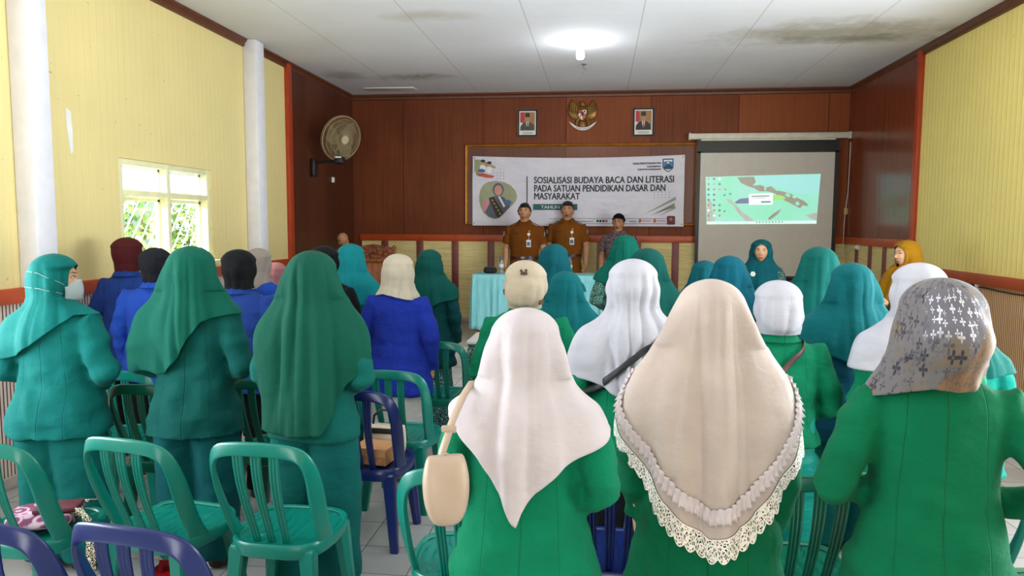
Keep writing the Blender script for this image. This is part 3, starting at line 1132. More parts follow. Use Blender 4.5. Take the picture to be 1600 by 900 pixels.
relief('eagle_head', [(907, 168), (907.5, 162), (904.6, 161.6), (906, 159.6), (909, 158.2), (913, 159), (915, 163), (915, 168)], .06, M_BRZ)
SHD = [(903.5, 172.5), (917, 172.5), (917, 181), (914.5, 186.5), (910.3, 190), (906, 186.5), (903.5, 181)]
relief('shield', SHD, .06, M_BRZD, 0, 0)
for name, pp, mm in (('shield_field', [(904, 173), (910.3, 173), (910.3, 178.5), (904, 178.5)], M_FLAG), ('shield_field', [(910.3, 173), (916.5, 173), (916.5, 178.5), (910.3, 178.5)], M_PAPER),
                     ('shield_field', [(904, 178.5), (910.3, 178.5), (910.3, 189), (906.5, 186), (904, 181.5)], M_PAPER), ('shield_field', [(910.3, 178.5), (916.5, 178.5), (916.5, 181.5), (914, 186), (910.3, 189)], M_PHR),
                     ('shield_field', [(908.2, 176), (912.4, 176), (912.4, 181), (910.3, 182.5), (908.2, 181)], M_PHK), ('shield_field', ell(913.5, 175.6, 1.6, 1.4, 10), M_PHK), ('shield_field', ell(907, 182.5, 1.2, 2.2, 10), M_PHG)):
    MB().prism([EP(a, b, -.064 if mm is not M_PHK and mm is not M_PHG else -.066) for a, b in pp], (0, -.003, 0)).obj(name, mm, em, None)
mb = MB()
top = [(889, 190.5), (894, 193.5), (899, 197), (904.5, 199.2), (910.5, 200), (916.5, 199.2), (922, 197), (927, 193.5), (932, 190.5)]
bot = [(892.5, 195.5), (895.5, 198.2), (900, 201.5), (905, 203.6), (910.5, 204.4), (916, 203.6), (921, 201.5), (925.5, 198.2), (928.5, 195.5)]
rg = []
for (a, b), (c_, d) in zip(top, bot):
    rg.append([EP(a, b, -.02), EP(a, b, -.045), EP(c_, d, -.045), EP(c_, d, -.02)])
mb.loft(rg)
mb.obj('scroll', M_PAPER, em, None)
me, a = text_mesh('BHINNEKA TUNGGAL IKA', .03, 1, 'CENTER', .001)
out = []
for x_, y_, z_ in a:
    k_ = x_ / .21
    px_ = 910.5 + k_ * 13
    py_ = 203 - 4.2 * k_ * k_ - y_ / .03 * 2.6
    out.append(EP(px_, py_, -.0455 - z_))
me.vertices.foreach_set('co', np.array(out).ravel())
me.materials.append(M_INK)
link('lettering', me, em)

# projection screen --------------------------------------------------
M_CASE = plain('cream_screen_case', '#d8d2c0', .5)
M_SCREEN = plain('screen_fabric', '#d0c9be', .8, var=.02)
SY = YB - .12
ps = thing('projection_screen', 'pulled-down white projection screen with black border showing a computer desktop', 'screen', (2.35, SY, 3.0))
a = PY(1077, 214, SY)
b = PY(1330, 210, SY)
sc_x0, sc_x1, sc_z = a[0] - 2.35, b[0] - 2.35, (a[2] + b[2]) / 2 - 3.0
mb = MB()
mb.box(((sc_x0 + sc_x1) / 2, .02, sc_z), (sc_x1 - sc_x0, .09, .085), bevel=.02)
mb.obj('screen_case', M_CASE, ps)
for xx in (sc_x0 + .01, sc_x1 - .01):
    MB().box((xx, .03, sc_z), (.035, .11, .10), bevel=.012).obj('end_cap', M_CASE, ps)
tl, tr_, br, bl = [PY(x, y, SY) for x, y in ((1096, 237), (1304, 235), (1298, 432), (1089, 430))]
fx0, fx1, fz1, fz0 = (tl[0] + bl[0]) / 2 - 2.35, (tr_[0] + br[0]) / 2 - 2.35, (tl[2] + tr_[2]) / 2 - 3.0, (bl[2] + br[2]) / 2 - 3.0
MB().box(((fx0 + fx1) / 2, .004, (fz0 + fz1) / 2), (fx1 - fx0, .003, fz1 - fz0)).obj('screen_fabric', M_SCREEN, ps)
mb = MB()
mb.box(((fx0 + fx1) / 2, .0035, (fz1 + sc_z) / 2 - .02), (fx1 - fx0 + .1, .004, sc_z - fz1 + .0))
for xx in (fx0 - .025, fx1 + .025):
    mb.box((xx, .0035, (fz0 + fz1) / 2), (.05, .004, fz1 - fz0))
mb.box(((fx0 + fx1) / 2, .0035, fz0 - .02), (fx1 - fx0 + .1, .004, .04))
mb.obj('screen_border', M_BLACK, ps)
MB().box(((fx0 + fx1) / 2, .0, sc_z - .052), (fx1 - fx0, .012, .02)).obj('roller_flap', M_CASE, ps)
MB().cap_tube([(fx0 - .06, .003, fz0 - .05), (fx1 + .06, .003, fz0 - .05)], .018, 10).obj('bottom_bar', M_BLACK, ps)


def glow(name, h, k=1.0, noise_to=None, sc=6):
    t = NT(name)
    c = lin(h)
    t.col((.35, .33, .3, 1))
    if noise_to:
        n = t.noise(t.coord('Object'), sc, 4)
        o = t.ramp(n, [(.35, c), (.7, lin(noise_to))])
        t.l(o, t.b.inputs['Emission Color'])
    else:
        t.b.inputs['Emission Color'].default_value = c
    t.set(emit=k, rough=.8, spec=.1)
    return t.m


GL = {k: glow('projected_' + k, h, .62, n2, s_) for k, h, n2, s_ in (('mint', '#74e0b4', '#8ee0cf', 2.2), ('sky', '#8fdfe0', '#8adcd2', 3), ('brown', '#7d7267', '#8d8a79', 9), ('mauve', '#a99a97', '#9ac4b0', 7), ('white', '#f2fbff', None, 1), ('navy', '#4a4f8c', '#55619a', 5), ('lime', '#7ed84a', '#8fe066', 5), ('teal', '#2f7a86', None, 1), ('dark', '#4a5a60', None, 1), ('bar', '#d5f5ef', None, 1), ('orange', '#b58a6a', None, 1), ('red', '#c05a5a', None, 1))}
SCR0 = (2.35, SY, 3.0)


def SP(px, py, lift):
    p = PY(px, py, SY)
    return (p[0] - SCR0[0], .0015 - lift, p[2] - SCR0[2])


img = MB().prism([SP(x, y, 0) for x, y in ((1102.5, 276.5), (1282.5, 271.5), (1275.5, 349.5), (1104.5, 350.5))], (0, -.001, 0)).obj('projected_image', GL['mint'], ps, None)


def ip(name, px, g, lift=.002):
    return MB().prism([SP(x, y, lift) for x, y in px], (0, -.0006, 0)).obj(name, GL[g], img, None)


ip('projected_water', [(1180, 275), (1282, 272), (1279.5, 300), (1255, 304), (1236, 300), (1215, 292), (1195, 288), (1182, 282)], 'sky')
ip('projected_island', [(1152, 277), (1178, 276), (1181, 284), (1176, 290), (1188, 289), (1197, 293), (1205, 291), (1213, 298), (1222, 299), (1236, 303), (1246, 309), (1256, 314), (1263, 320), (1262, 322), (1254, 321), (1250, 325.5), (1243, 322), (1232, 316), (1222, 312), (1212, 303), (1200, 299), (1186, 299), (1178, 294), (1166, 290), (1158, 286)], 'brown', .003)
for q in (ell(1195.5, 295, 1.6, 3), ell(1231, 305, 4, 2.4, 14, .4), ell(1241, 308, 3.4, 2, 14, .2), ell(1246, 318, 3, 3, 14)):
    ip('projected_lagoon', q, 'mint', .004)
ip('projected_reef', [(1134, 311), (1142, 312), (1150, 320), (1158, 330), (1170, 338), (1180, 346), (1166, 346), (1156, 336), (1146, 322)], 'mauve', .003)
ip('projected_reef', [(1106, 310), (1114, 318), (1112, 328), (1118, 340), (1116, 346), (1105.5, 346)], 'mauve', .003)
ip('projected_reef', [(1200, 341), (1208, 334), (1217, 328), (1221, 326), (1216, 334), (1208, 340), (1202, 344)], 'brown', .003)
ip('projected_reef', [(1258, 336), (1268, 334), (1276.5, 332), (1275.5, 345), (1266, 341)], 'mauve', .003)
ip('projected_boat', [(1148, 316), (1156, 310.5), (1172, 309), (1172, 318), (1150, 318)], 'navy', .004)
ip('projected_boat', [(1206, 305), (1220, 305), (1227, 308), (1226, 312), (1216, 313), (1206, 313)], 'lime', .004)
ip('dialog_window', [(1170, 303), (1208, 302), (1207, 319.5), (1170, 320)], 'white', .005)
ip('dialog_button', [(1189, 314.3), (1204, 314), (1204, 316.6), (1189, 317)], 'teal', .006)
ip('dialog_text_line', [(1174, 306), (1202, 305.4), (1202, 307), (1174, 307.6)], 'dark', .006)
ip('dialog_text_line', [(1174, 309.3), (1197, 308.8), (1197, 309.8), (1174, 310.3)], 'mauve', .006)
ip('task_bar', [(1104, 346.5), (1275.8, 344.5), (1275.4, 349.4), (1104.3, 350.4)], 'bar', .005)
ic = 0
for col in range(3):
    for row in range(8):
        if (col, row) in ((2, 4), (2, 3)):
            continue
        cx, cy = 1107 + col * 8.6, 279.6 + row * 8.2
        g = ('mauve', 'teal', 'white', 'orange', 'dark', 'navy', 'dark', 'red')[(row * 3 + col * 5) % 8]
        ip('desktop_icon', ell(cx, cy, 2.0, 1.8, 10), g, .005)
for cx, cy in ((1133, 296), (1132, 305), (1132, 330), (1141, 303)):
    ip('desktop_icon', ell(cx, cy, 2.0, 1.6, 10), 'orange' if cy < 300 else 'teal', .005)
for i in range(9):
    ip('task_icon', ell(1182 + i * 5, 347.2 - i * .05, 1.3, 1.2, 8), 'dark' if i % 2 else 'teal', .006)

# pull cord with its box, and the outlet it runs to
M_CABLE = plain('pale_cable', '#cfc8b8', .5)
c1 = [PX(x, y, XR - .03) for x, y in ((1330, 206),)]
pa = PY(1329, 222, SY)
pts = [pa, PY(1328, 250, SY + .03), PY(1325, 300, SY + .05), PY(1321, 330, SY + .06), PY(1319, 350, SY + .06), PY(1318, 372, YB - .06), PY(1317, 395, YB - .06), PY(1321, 404, YB - .06)]
po = PX(1340, 386, XR - .03)
pts += [(XR - .12, YB - .10, pts[-1][2] + .03), (XR - .06, YB - .2, po[2] - .08), tuple(po)]
cc = thing('pull_cord', 'thin pale cord hanging from the screen case beside the corner', 'cord', tuple(pts[3]))
o_ = np.array(pts[3])
MB().tube([np.array(p) - o_ for p in pts], .006, 8).obj('cord_line', M_CABLE, cc, 60)
MB().box((0, -.01, 0), (.05, .04, .09), bevel=.01).obj('cord_box', plain('tan_box', '#b79a66', .5), cc)
wo = thing('wall_outlet', 'cream double outlet on the straw panel right of the screen', 'outlet', (XR - .012, po[1], po[2]))
MB().box((-.012, 0, 0), (.024, .12, .075), bevel=.008).obj('outlet_plate', M_CASE, wo)
MB().box((-.03, .02, 0), (.03, .04, .04), bevel=.008).obj('outlet_plug', M_WHITE, wo)
# outlet with a black plug on the right wainscot, and the wire along the rail
po = PX(1522, 447, XR)
wo = thing('wall_outlet', 'cream outlet with a black plug under the right dado rail', 'outlet', (XR, po[1], po[2]))
MB().box((-.014, 0, 0), (.028, .20, .08), bevel=.008).obj('outlet_plate', M_CASE, wo)
MB().box((-.04, -.03, 0), (.045, .07, .05), bevel=.012).obj('outlet_plug', M_BLACK, wo)
wr = [PX(x, y, XR - .012) for x, y in ((1452, 437), (1480, 445), (1500, 442), (1515, 447), (1540, 450), (1565, 456), (1600, 462), (1640, 470))]
tag(MB().tube(wr, .006, 8).obj('wire', M_BLACK, None, 60), 'black wire sagging along the right wainscot under the rail', 'wire')

# wall fan -----------------------------------------------------------
M_FANB = plain('fan_black', '#1b1c1e', .4)
M_FANG = plain('fan_guard_beige', '#9d8a66', .5)
M_FANBL = plain('fan_blade_brown', '#7a6a4c', .5)
fp = PX(487, 262, XL + .03)
fan = thing('wall_fan', 'black wall fan with a dusty beige round guard on the left stage wall', 'fan', (XL + .036, fp[1], fp[2]))
MB().box((.03, 0, 0), (.06, .12, .24), bevel=.025).obj('wall_bracket', M_FANB, fan)
MB().tube([(.05, 0, .06), (.2, -.01, .08), (.34, -.02, .085)], .018, 10).obj('fan_arm', M_FANB, fan)
MB().box((.38, -.02, .09), (.13, .13, .10), bevel=.03).obj('fan_base', M_FANB, fan)
MB().box((.38, -.088, .125), (.09, .006, .02)).obj('fan_badge', M_WHITE, fan)
hc = Vector((.40, -.04, .37))
ax = Vector((.78, -.52, -.30)).normalized()
up_ = Vector((0, 0, 1))
e1 = ax.cross(up_).normalized()
e2 = e1.cross(ax).normalized()
MB().cap_tube([hc - ax * .16, hc - ax * .04], [.06, .075], 16).obj('fan_motor', M_FANB, fan, 60)
MB().tube([(.38, -.02, .12), (.36, -.02, .2), tuple(hc - ax * .12 - up_ * .03)], [.025, .02, .02], 10).obj('fan_neck', M_FANB, fan, 60)
RG = .285
mb = MB()
circ = lambda rr, off, n=40: [hc + ax * off + e1 * (rr * math.cos(a)) + e2 * (rr * math.sin(a)) for a in np.linspace(0, 2 * math.pi, n + 1)]
for rr, off, w_ in ((RG, .03, .008), (RG, .0, .006), (.2, .085, .003), (.12, .1, .003), (.2, -.05, .003), (.1, .105, .003), (.25, .065, .003)):
    mb.tube(circ(rr, off), w_, 6)
for i in range(64):
    a = 2 * math.pi * i / 64
    d = e1 * math.cos(a) + e2 * math.sin(a)
    mb.tube([hc + ax * .107 + d * .05, hc + ax * .095 + d * .16, hc + ax * .06 + d * .255, hc + ax * .03 + d * RG, hc - ax * .02 + d * .25, hc - ax * .07 + d * .15, hc - ax * .09 + d * .06], .0022, 4)
mb.obj('fan_guard', M_FANG, fan, 60)
mb = MB()
mb.disc(hc + ax * .108, e1 * .055, e2 * .055, 24, 0, .008)
mb.obj('guard_badge', plain('fan_badge_cream', '#b7a988', .5), fan)
for i in range(3):
    a0 = i * 2.094
    rg = []
    for k_ in range(7):
        f = k_ / 6
        rr = .04 + f * .2
        wd = .045 + .06 * math.sin(f * 2.4)
        d = e1 * math.cos(a0 + f * .3) + e2 * math.sin(a0 + f * .3)
        tt = ax.cross(d)
        rg.append([hc + d * rr + tt * (wd * s1) + ax * (.03 + .03 * s1 + s2 * .002) for s1, s2 in ((-1, -1), (0, -1.4), (1, -1), (1, 1), (0, 1.4), (-1, 1))])
    MB().loft(rg).obj('fan_blade', M_FANBL, fan, 60)
MB().cap_tube([hc + ax * .0, hc + ax * .05], [.04, .035], 14).obj('fan_hub', M_FANB, fan, 60)
MB().tube([hc - ax * .1 - up_ * .06, hc - ax * .1 - up_ * .16 + e1 * .03, hc - ax * .08 - up_ * .25 - e1 * .01, hc - ax * .08 - up_ * .33], .003, 6).obj('pull_string', M_CABLE, fan)
sp_ = PX(517, 281, XL)
ws = thing('wall_switch', 'small white switch on the dark wall under the fan', 'switch', (XL + .024, sp_[1], sp_[2]))
MB().box((.01, 0, 0), (.02, .075, .075), bevel=.006).obj('switch_plate', M_WHITE, ws)
MB().box((.022, .01, 0), (.008, .03, .04), bevel=.003).obj('switch_rocker', M_CASE, ws)

# ------------------------------------------------------------------ speakers' table
def wood(name, a, b):
    t = NT(name)
    co = t.coord('Object', (1, 1, .12))
    t.col(t.ramp(t.noise(co, 26, 5, .6), [(.3, lin(a)), (.7, lin(b))]))
    t.set(rough=.35, spec=.4)
    return t.m


M_WOOD = wood('orange_wood', '#7a3a17', '#a8602c')
M_WOOD2 = wood('carved_wood', '#6a3014', '#96501f')
TZ = STG + .835
tp0, tp1 = PZ(738, 429, TZ), PZ(945, 429, TZ)
tx0, tx1, ty0 = tp0[0], tp1[0], tp0[1]
tw, td = tx1 - tx0, .50
tb = thing('long_table', 'long wooden table on the stage under a pale blue cloth', 'table', (tx0 + tw / 2, ty0 + td / 2 + .02, STG))
MB().box((0, 0, .82), (tw - .02, td - .02, .025), bevel=.004).obj('tabletop', M_WOOD, tb)
MB().box((0, -td / 2 + .06, .755), (tw - .1, .02, .10)).box((0, td / 2 - .06, .755), (tw - .1, .02, .10)).obj('apron', M_WOOD, tb)
for sx in (-1, 1):
    for sy in (-1, 1):
        MB().box((sx * (tw / 2 - .07), sy * (td / 2 - .07), .403), (.06, .06, .806), bevel=.006, taper=.75).obj('leg', M_WOOD, tb)
t = NT('pale_blue_cloth')
co = t.coord('Object', (1, 1, 1), (0, 0, 0))
x, y, z = t.sep(co)
ch = t.n('ShaderNodeTexVoronoi', feature='F1')
ch.inputs['Scale'].default_value = 55
ch.inputs['Randomness'].default_value = .15
t.l(co, ch.inputs['Vector'])
t.col(t.ramp(ch.outputs['Distance'], [(.3, lin('#a5dfe2')), (.5, lin('#5fb4bf')), (.62, lin('#8fd0d6'))]))
t.set(rough=.75, spec=.25)
M_BLUEC = t.m


def draped(name, label, cat, x0, x1, y0, y1, ztop, zhem, mat, amp=.022, per=.085, seed=1, group=None):
    """cloth over a table: flat top and pleated sides that hang to a hem"""
    rg = np.random.default_rng(seed)
    per_pts = []
    def side(p, q):
        L = math.hypot(q[0] - p[0], q[1] - p[1])
        n = max(6, int(L / .014))
        for i in range(n):
            f = i / n
            per_pts.append((p[0] + (q[0] - p[0]) * f, p[1] + (q[1] - p[1]) * f, (q[1] - p[1]) / L, -(q[0] - p[0]) / L))
    side((x0, y0), (x1, y0))
    side((x1, y0), (x1, y1))
    side((x1, y1), (x0, y1))
    side((x0, y1), (x0, y0))
    n = len(per_pts)
    ph = np.cumsum(rg.uniform(.6, 1.4, n)) * .014 / per * 2 * math.pi
    rings = []
    cx, cy = (x0 + x1) / 2, (y0 + y1) / 2
    for s_ in (.02, .5, .97, 1.0):
        rings.append([(cx + (p[0] - cx) * s_, cy + (p[1] - cy) * s_, ztop + (.004 if s_ < 1 else .001)) for p in per_pts])
    for j in range(1, 12):
        f = j / 11
        zz = ztop - .01 - f * (ztop - zhem)
        ring = []
        for i, p in enumerate(per_pts):
            a = amp * min(1, f * 2.5 + .15) * (.55 + .45 * math.sin(ph[i] * .31 + 1))
            d = .008 + a * (1 + math.sin(ph[i])) + .02 * f
            ring.append((p[0] + p[2] * d, p[1] + p[3] * d, zz + (.006 * math.sin(ph[i] * .5) if j == 11 else 0)))
        rings.append(ring)
    mb = MB().loft(rings, cap=False)
    mb.f.append(tuple(range(n)))
    mb.mi.append(0)
    o = mb.obj(name, mat, None, 70)
    mod = o.modifiers.new('thickness', 'SOLIDIFY')
    mod.thickness = .002
    return tag(o, label, cat, group)


zh = PY(740, 513, ty0)[2]
draped('tablecloth', 'pale blue pleated tablecloth hanging over the long stage table', 'tablecloth', tx0, tx1, ty0 + .02, ty0 + td + .02, TZ + .001, zh, M_BLUEC)
# bottles and the black pouch
t = NT('clear_bottle')
t.col((.92, .96, .98, 1))
t.set(rough=.04, trans=.92, ior=1.33)
M_PET = t.m
M_CAP = plain('blue_cap', '#2f4f9a', .4)
M_LAB = plain('bottle_label', '#c9d3dc', .5)


def bottle(px, label):
    q = PY(px, 428, ty0 + .22)
    b_ = thing('water_bottle', label, 'bottle', (q[0], ty0 + .22, TZ + .006), 0, 'water bottles on the stage table')
    MB().lathe([(.001, 0), (.03, 0), (.033, .006), (.033, .05), (.031, .055), (.033, .06), (.033, .13), (.031, .136), (.033, .142), (.030, .165), (.016, .19), (.0135, .2), (.0135, .215), (.001, .215)], n=20).obj('bottle_body', M_PET, b_, 50)
    MB().lathe([(.001, .205), (.0155, .205), (.0155, .225), (.001, .226)], n=18).obj('bottle_cap', M_CAP, b_)
    MB().lathe([(.0336, .075), (.0340, .076), (.0340, .118), (.0336, .119)], n=20).obj('bottle_label', M_LAB, b_, 50)


bottle(783, 'clear water bottle on the stage table beside the black pouch')
bottle(828, 'clear water bottle on the stage table between the two men in brown uniform')
bottle(890, 'clear water bottle on the stage table right of the man with open mouth')
q = PY(766, 427, ty0 + .2)
po_ = thing('pouch', 'small black zipped pouch on the corner of the stage table', 'pouch', (q[0], ty0 + .2, TZ + .006))
MB().box((0, 0, .04), (.165, .10, .08), bevel=.028).obj('pouch_body', plain('black_cloth', '#17171a', .8), po_, 60)
MB().tube([(-.075, -.02, .083), (0, -.022, .085), (.075, -.02, .083)], .004, 6).obj('zip', M_MET, po_)
# small side table in front of the stage
q = PT(727, 531, 6.0)
st = thing('side_table', 'small table with white top standing left of the crowd in front of the stage', 'table', (q[0] + .47, q[1] + .2, 0))
st['label'] = 'small white-topped table with dark green batik skirt, left of the crowd'
hz = q[2]
MB().box((0, 0, hz - .015), (.9, .5, .03), bevel=.006).obj('tabletop', M_WHITE, st)
for sx in (-1, 1):
    for sy in (-1, 1):
        MB().box((sx * .38, sy * .18, (hz - .03) / 2), (.05, .05, hz - .032), bevel=.006).obj('leg', M_WOOD, st)
M_BATIKT = batik('dark_green_batik', '#1d3b3c', '#7f9a92', 34)
o = draped('table_skirt', '', '', -.44, .44, -.24, .24, hz - .034, .05, M_BATIKT, .012, .1, 4)
del o['label'], o['category']
o.parent = st

# ------------------------------------------------------------------ carved lectern
lp = PT(590, 400, 9.3)
lc = thing('lectern', 'carved brown wooden lectern at the left end of the stage', 'lectern', (lp[0], lp[1], STG))
z_top = PT(590, 383, 9.3)[2] - STG
MB().box((0, 0, .04), (.62, .5, .08), bevel=.01).box((0, 0, .11), (.56, .44, .06), bevel=.01).obj('lectern_base', M_WOOD2, lc)
MB().box((0, 0, z_top * .5), (.46, .36, z_top - .32), bevel=.01).obj('lectern_body', M_WOOD, lc)
MB().box((0, -.185, z_top * .48), (.34, .012, z_top * .5), bevel=.004).obj('front_panel', M_WOOD2, lc)
MB().box((0, .02, z_top - .19), (.60, .46, .05), bevel=.012).obj('lectern_ledge', M_WOOD2, lc)
for sx in (-1, 1):
    MB().lathe([(.034, .14), (.04, .18), (.026, .22), (.022, .4), (.03, .5), (.022, .6), (.026, .8), (.036, z_top - .28), (.03, z_top - .21)], (sx * .26, -.17, 0), 16).obj('lectern_column', M_WOOD2, lc, 60)
    MB().lathe([(.028, z_top - .17), (.032, z_top - .14), (.018, z_top - .11), (.022, z_top - .05), (.03, z_top - .02), (.001, z_top + .01)], (sx * .27, -.17, 0), 16).obj('lectern_finial', M_WOOD2, lc, 60)
t = NT('carved_relief')
co = t.coord('Object')
v = t.n('ShaderNodeTexVoronoi', feature='SMOOTH_F1')
v.inputs['Scale'].default_value = 24
t.l(co, v.inputs['Vector'])
t.col(t.ramp(v.outputs['Distance'], [(.1, lin('#8d4a20')), (.5, lin('#6a3213')), (.8, lin('#431d0b'))]))
t.set(rough=.4)
t.bump(v.outputs['Distance'], .9, -.02)
M_CARV = t.m
cr = [(-.27, z_top - .165), (.27, z_top - .165), (.27, z_top - .03), (.2, z_top - .015), (.12, z_top + .0), (0, z_top + .02), (-.12, z_top + .0), (-.2, z_top - .015), (-.27, z_top - .03)]
MB().prism([(x_, -.16, z_) for x_, z_ in cr], (0, -.035, 0)).obj('carved_panel', M_CARV, lc, None)
# ------------------------------------------------------------------ plastic chairs
def plastic(name, h):
    t = NT(name)
    c = lin(h)
    n = t.noise(t.coord('Object'), 4, 3)
    t.col(t.ramp(n, [(.3, tuple(v * .92 for v in c[:3])), (.7, c)]))
    t.set(rough=.30, spec=.5)
    t.bump(t.noise(t.coord('Object'), 160, 2), .06, .002)
    return t.m


M_CT = plastic('teal_plastic', '#077566')
M_CG = plastic('green_plastic', '#075842')
M_CN = plastic('navy_plastic', '#14245c')


def sstep_(a, b, x):
    t_ = min(1, max(0, (x - a) / (b - a)))
    return t_ * t_ * (3 - 2 * t_)


def chair_meshes():
    D = {}
    # seat: rounded slab with lengthwise grooves and a deep rim
    mb = MB()
    n = 48
    def outline(k, z, dx=0):
        o = []
        for j in range(n):
            a = 2 * math.pi * j / n
            c_, s_ = math.cos(a), math.sin(a)
            e = .55
            x = .215 * k * np.sign(c_) * abs(c_) ** e
            y = .205 * k * np.sign(s_) * abs(s_) ** e
            if y < 0:
                x *= 1 - .10 * (-y / .205)
            o.append((x, y + .01, z - .012 * (1 - min(1, k)) * 2 + (.006 if y > .12 else 0)))
        return o
    mb.loft([outline(.93, .375), outline(.97, .38), outline(1.0, .41), outline(1.0, .428), outline(.975, .438), outline(.93, .44), outline(.90, .437), outline(.88, .433)], cap=False)
    # inner field of slats
    gx = np.linspace(-1, 1, 57)
    gy = np.linspace(-1, 1, 13)
    pts = []
    for yv in gy:
        for xv in gx:
            # map square to superellipse
            a = math.atan2(yv, xv)
            m_ = max(abs(xv), abs(yv))
            c_, s_ = math.cos(a), math.sin(a)
            x = .215 * .885 * m_ * np.sign(c_) * abs(c_) ** .55
            y = .205 * .885 * m_ * np.sign(s_) * abs(s_) ** .55
            if y < 0:
                x *= 1 - .10 * (-y / .205)
            gr = abs(((x / .042) % 1) - .5)
            dip = .006 if (gr > .44 and m_ < .93) else 0
            pts.append((x, y + .01, .433 - .012 * (1 - m_) - dip))
    fs = []
    for j in range(12):
        for i in range(56):
            q = j * 57 + i
            fs.append((q, q + 1, q + 58, q + 57))
    mb.add(pts, fs)
    mb.box((0, .0, .40), (.36, .34, .03), bevel=.01)
    D['seat'] = mb
    # arched back frame
    path, ref = [], []
    half = [(x_ * .945, y_, z_) for x_, y_, z_ in ((.198, -.065, .415), (.206, -.105, .475), (.214, -.150, .56), (.220, -.186, .65), (.221, -.212, .72), (.214, -.232, .775), (.196, -.247, .815), (.165, -.259, .838), (.11, -.270, .849), (.055, -.276, .853))]
    full = half + [(0, -.278, .854)] + [(-x, y, z) for x, y, z in half[::-1]]
    rad = []
    for x, y, z in full:
        path.append((x, y, z))
        nn = np.array([x * 2.2, y - .12, .0])
        ref.append(nn / np.linalg.norm(nn))
        rad.append(1.15 if z < .45 else 1.0)
    fine, rf, rr = [], [], []
    for i in range(len(path) - 1):
        for f in (0, .5):
            fine.append(np.array(path[i]) * (1 - f) + np.array(path[i + 1]) * f)
            rf.append(list(np.array(ref[i]) * (1 - f) + np.array(ref[i + 1]) * f))
            rr.append(rad[i] * (1 - f) + rad[i + 1] * f)
    fine.append(np.array(path[-1])); rf.append(list(ref[-1])); rr.append(rad[-1])
    sm = [fine[0]] + [(fine[i - 1] + 2 * fine[i] + fine[i + 1]) / 4 for i in range(1, len(fine) - 1)] + [fine[-1]]
    mb = MB()
    mb.tube(sm, [r_ * (1.0 + .28 * sstep_(.82, .62, p[2])) for r_, p in zip(rr, sm)], 16, flat=(.0275, .0095), ref=rf)
    D['back_frame'] = mb
    # three fluted slats
    for q, x0 in enumerate((-.072, 0, .072)):
        mb = MB()
        rg = []
        prof = []
        for j in range(13):
            u = -1 + 2 * j / 12
            prof.append((u * .0215, .0045 * abs(math.cos(u * math.pi * 1.5)) + .003))
        prof = prof + [(u, -.003) for u, _ in prof[::-1]]
        for f in np.linspace(0, 1, 9):
            z = .425 + f * .415
            y = -.150 - .118 * math.sin(f * math.pi / 2) ** 1.1
            k = .78 + .25 * f
            xc = x0 * (.86 + .2 * f)
            y += .16 * xc * xc
            rg.append([(xc + u * k, y - v_, z) for u, v_ in prof])
        mb.loft(rg)
        D['slat_%d' % q] = mb
    # four tapered legs with a channel down the outside
    for nm, sx, sy in (('leg_0', 1, 1), ('leg_1', -1, 1), ('leg_2', 1, -1), ('leg_3', -1, -1)):
        mb = MB()
        rg = []
        for z, w, off in ((.40, .036, 0), (.395, .036, 0), (.25, .030, .018), (.12, .026, .034), (.012, .022, .048), (0, .021, .049)):
            xx = (.150 if sy < 0 else .160)
            cx, cy = sx * (xx + off * .75), sy * .150 + .01 + sy * off * .8
            lo = []
            for a, b in ((-1, -.75), (-.75, -1), (.3, -1), (.45, -.8), (.8, -.45), (1, -.3), (1, .75), (.75, 1), (-.75, 1), (-1, .75)):
                lo.append((cx + sx * a * w * .95, cy + sy * b * w * .9, z))
            rg.append(lo)
        mb.loft(rg)
        D[nm] = mb
    return D


_CH = {}


def make_chair(mat, label, loc, rz, group):
    key = mat.name
    root = thing('plastic_chair', label, 'chair', loc, rz, group)
    if key not in _CH:
        _CH[key] = {k: m.mesh('chair_' + k, mat, 40) for k, m in chair_meshes().items()}
    for k, me in _CH[key].items():
        link(k.split('_')[0] if k.startswith(('slat', 'leg')) else k, me, root)
    return root


def chair_at(px, py, mat, label, rz=0, group='plastic chairs between the standing rows', Y=None):
    """chair whose back-rest top (0.854 m) is seen at a pixel"""
    if Y is None:
        p = PZ(px, py, .854)
    else:
        p = PY(px, py, Y)
    c, s_ = math.cos(rz), math.sin(rz)
    off = np.array([-s_ * -.27, c * -.27])
    return make_chair(mat, label, (p[0] - off[0], p[1] - off[1], 0), rz, group)


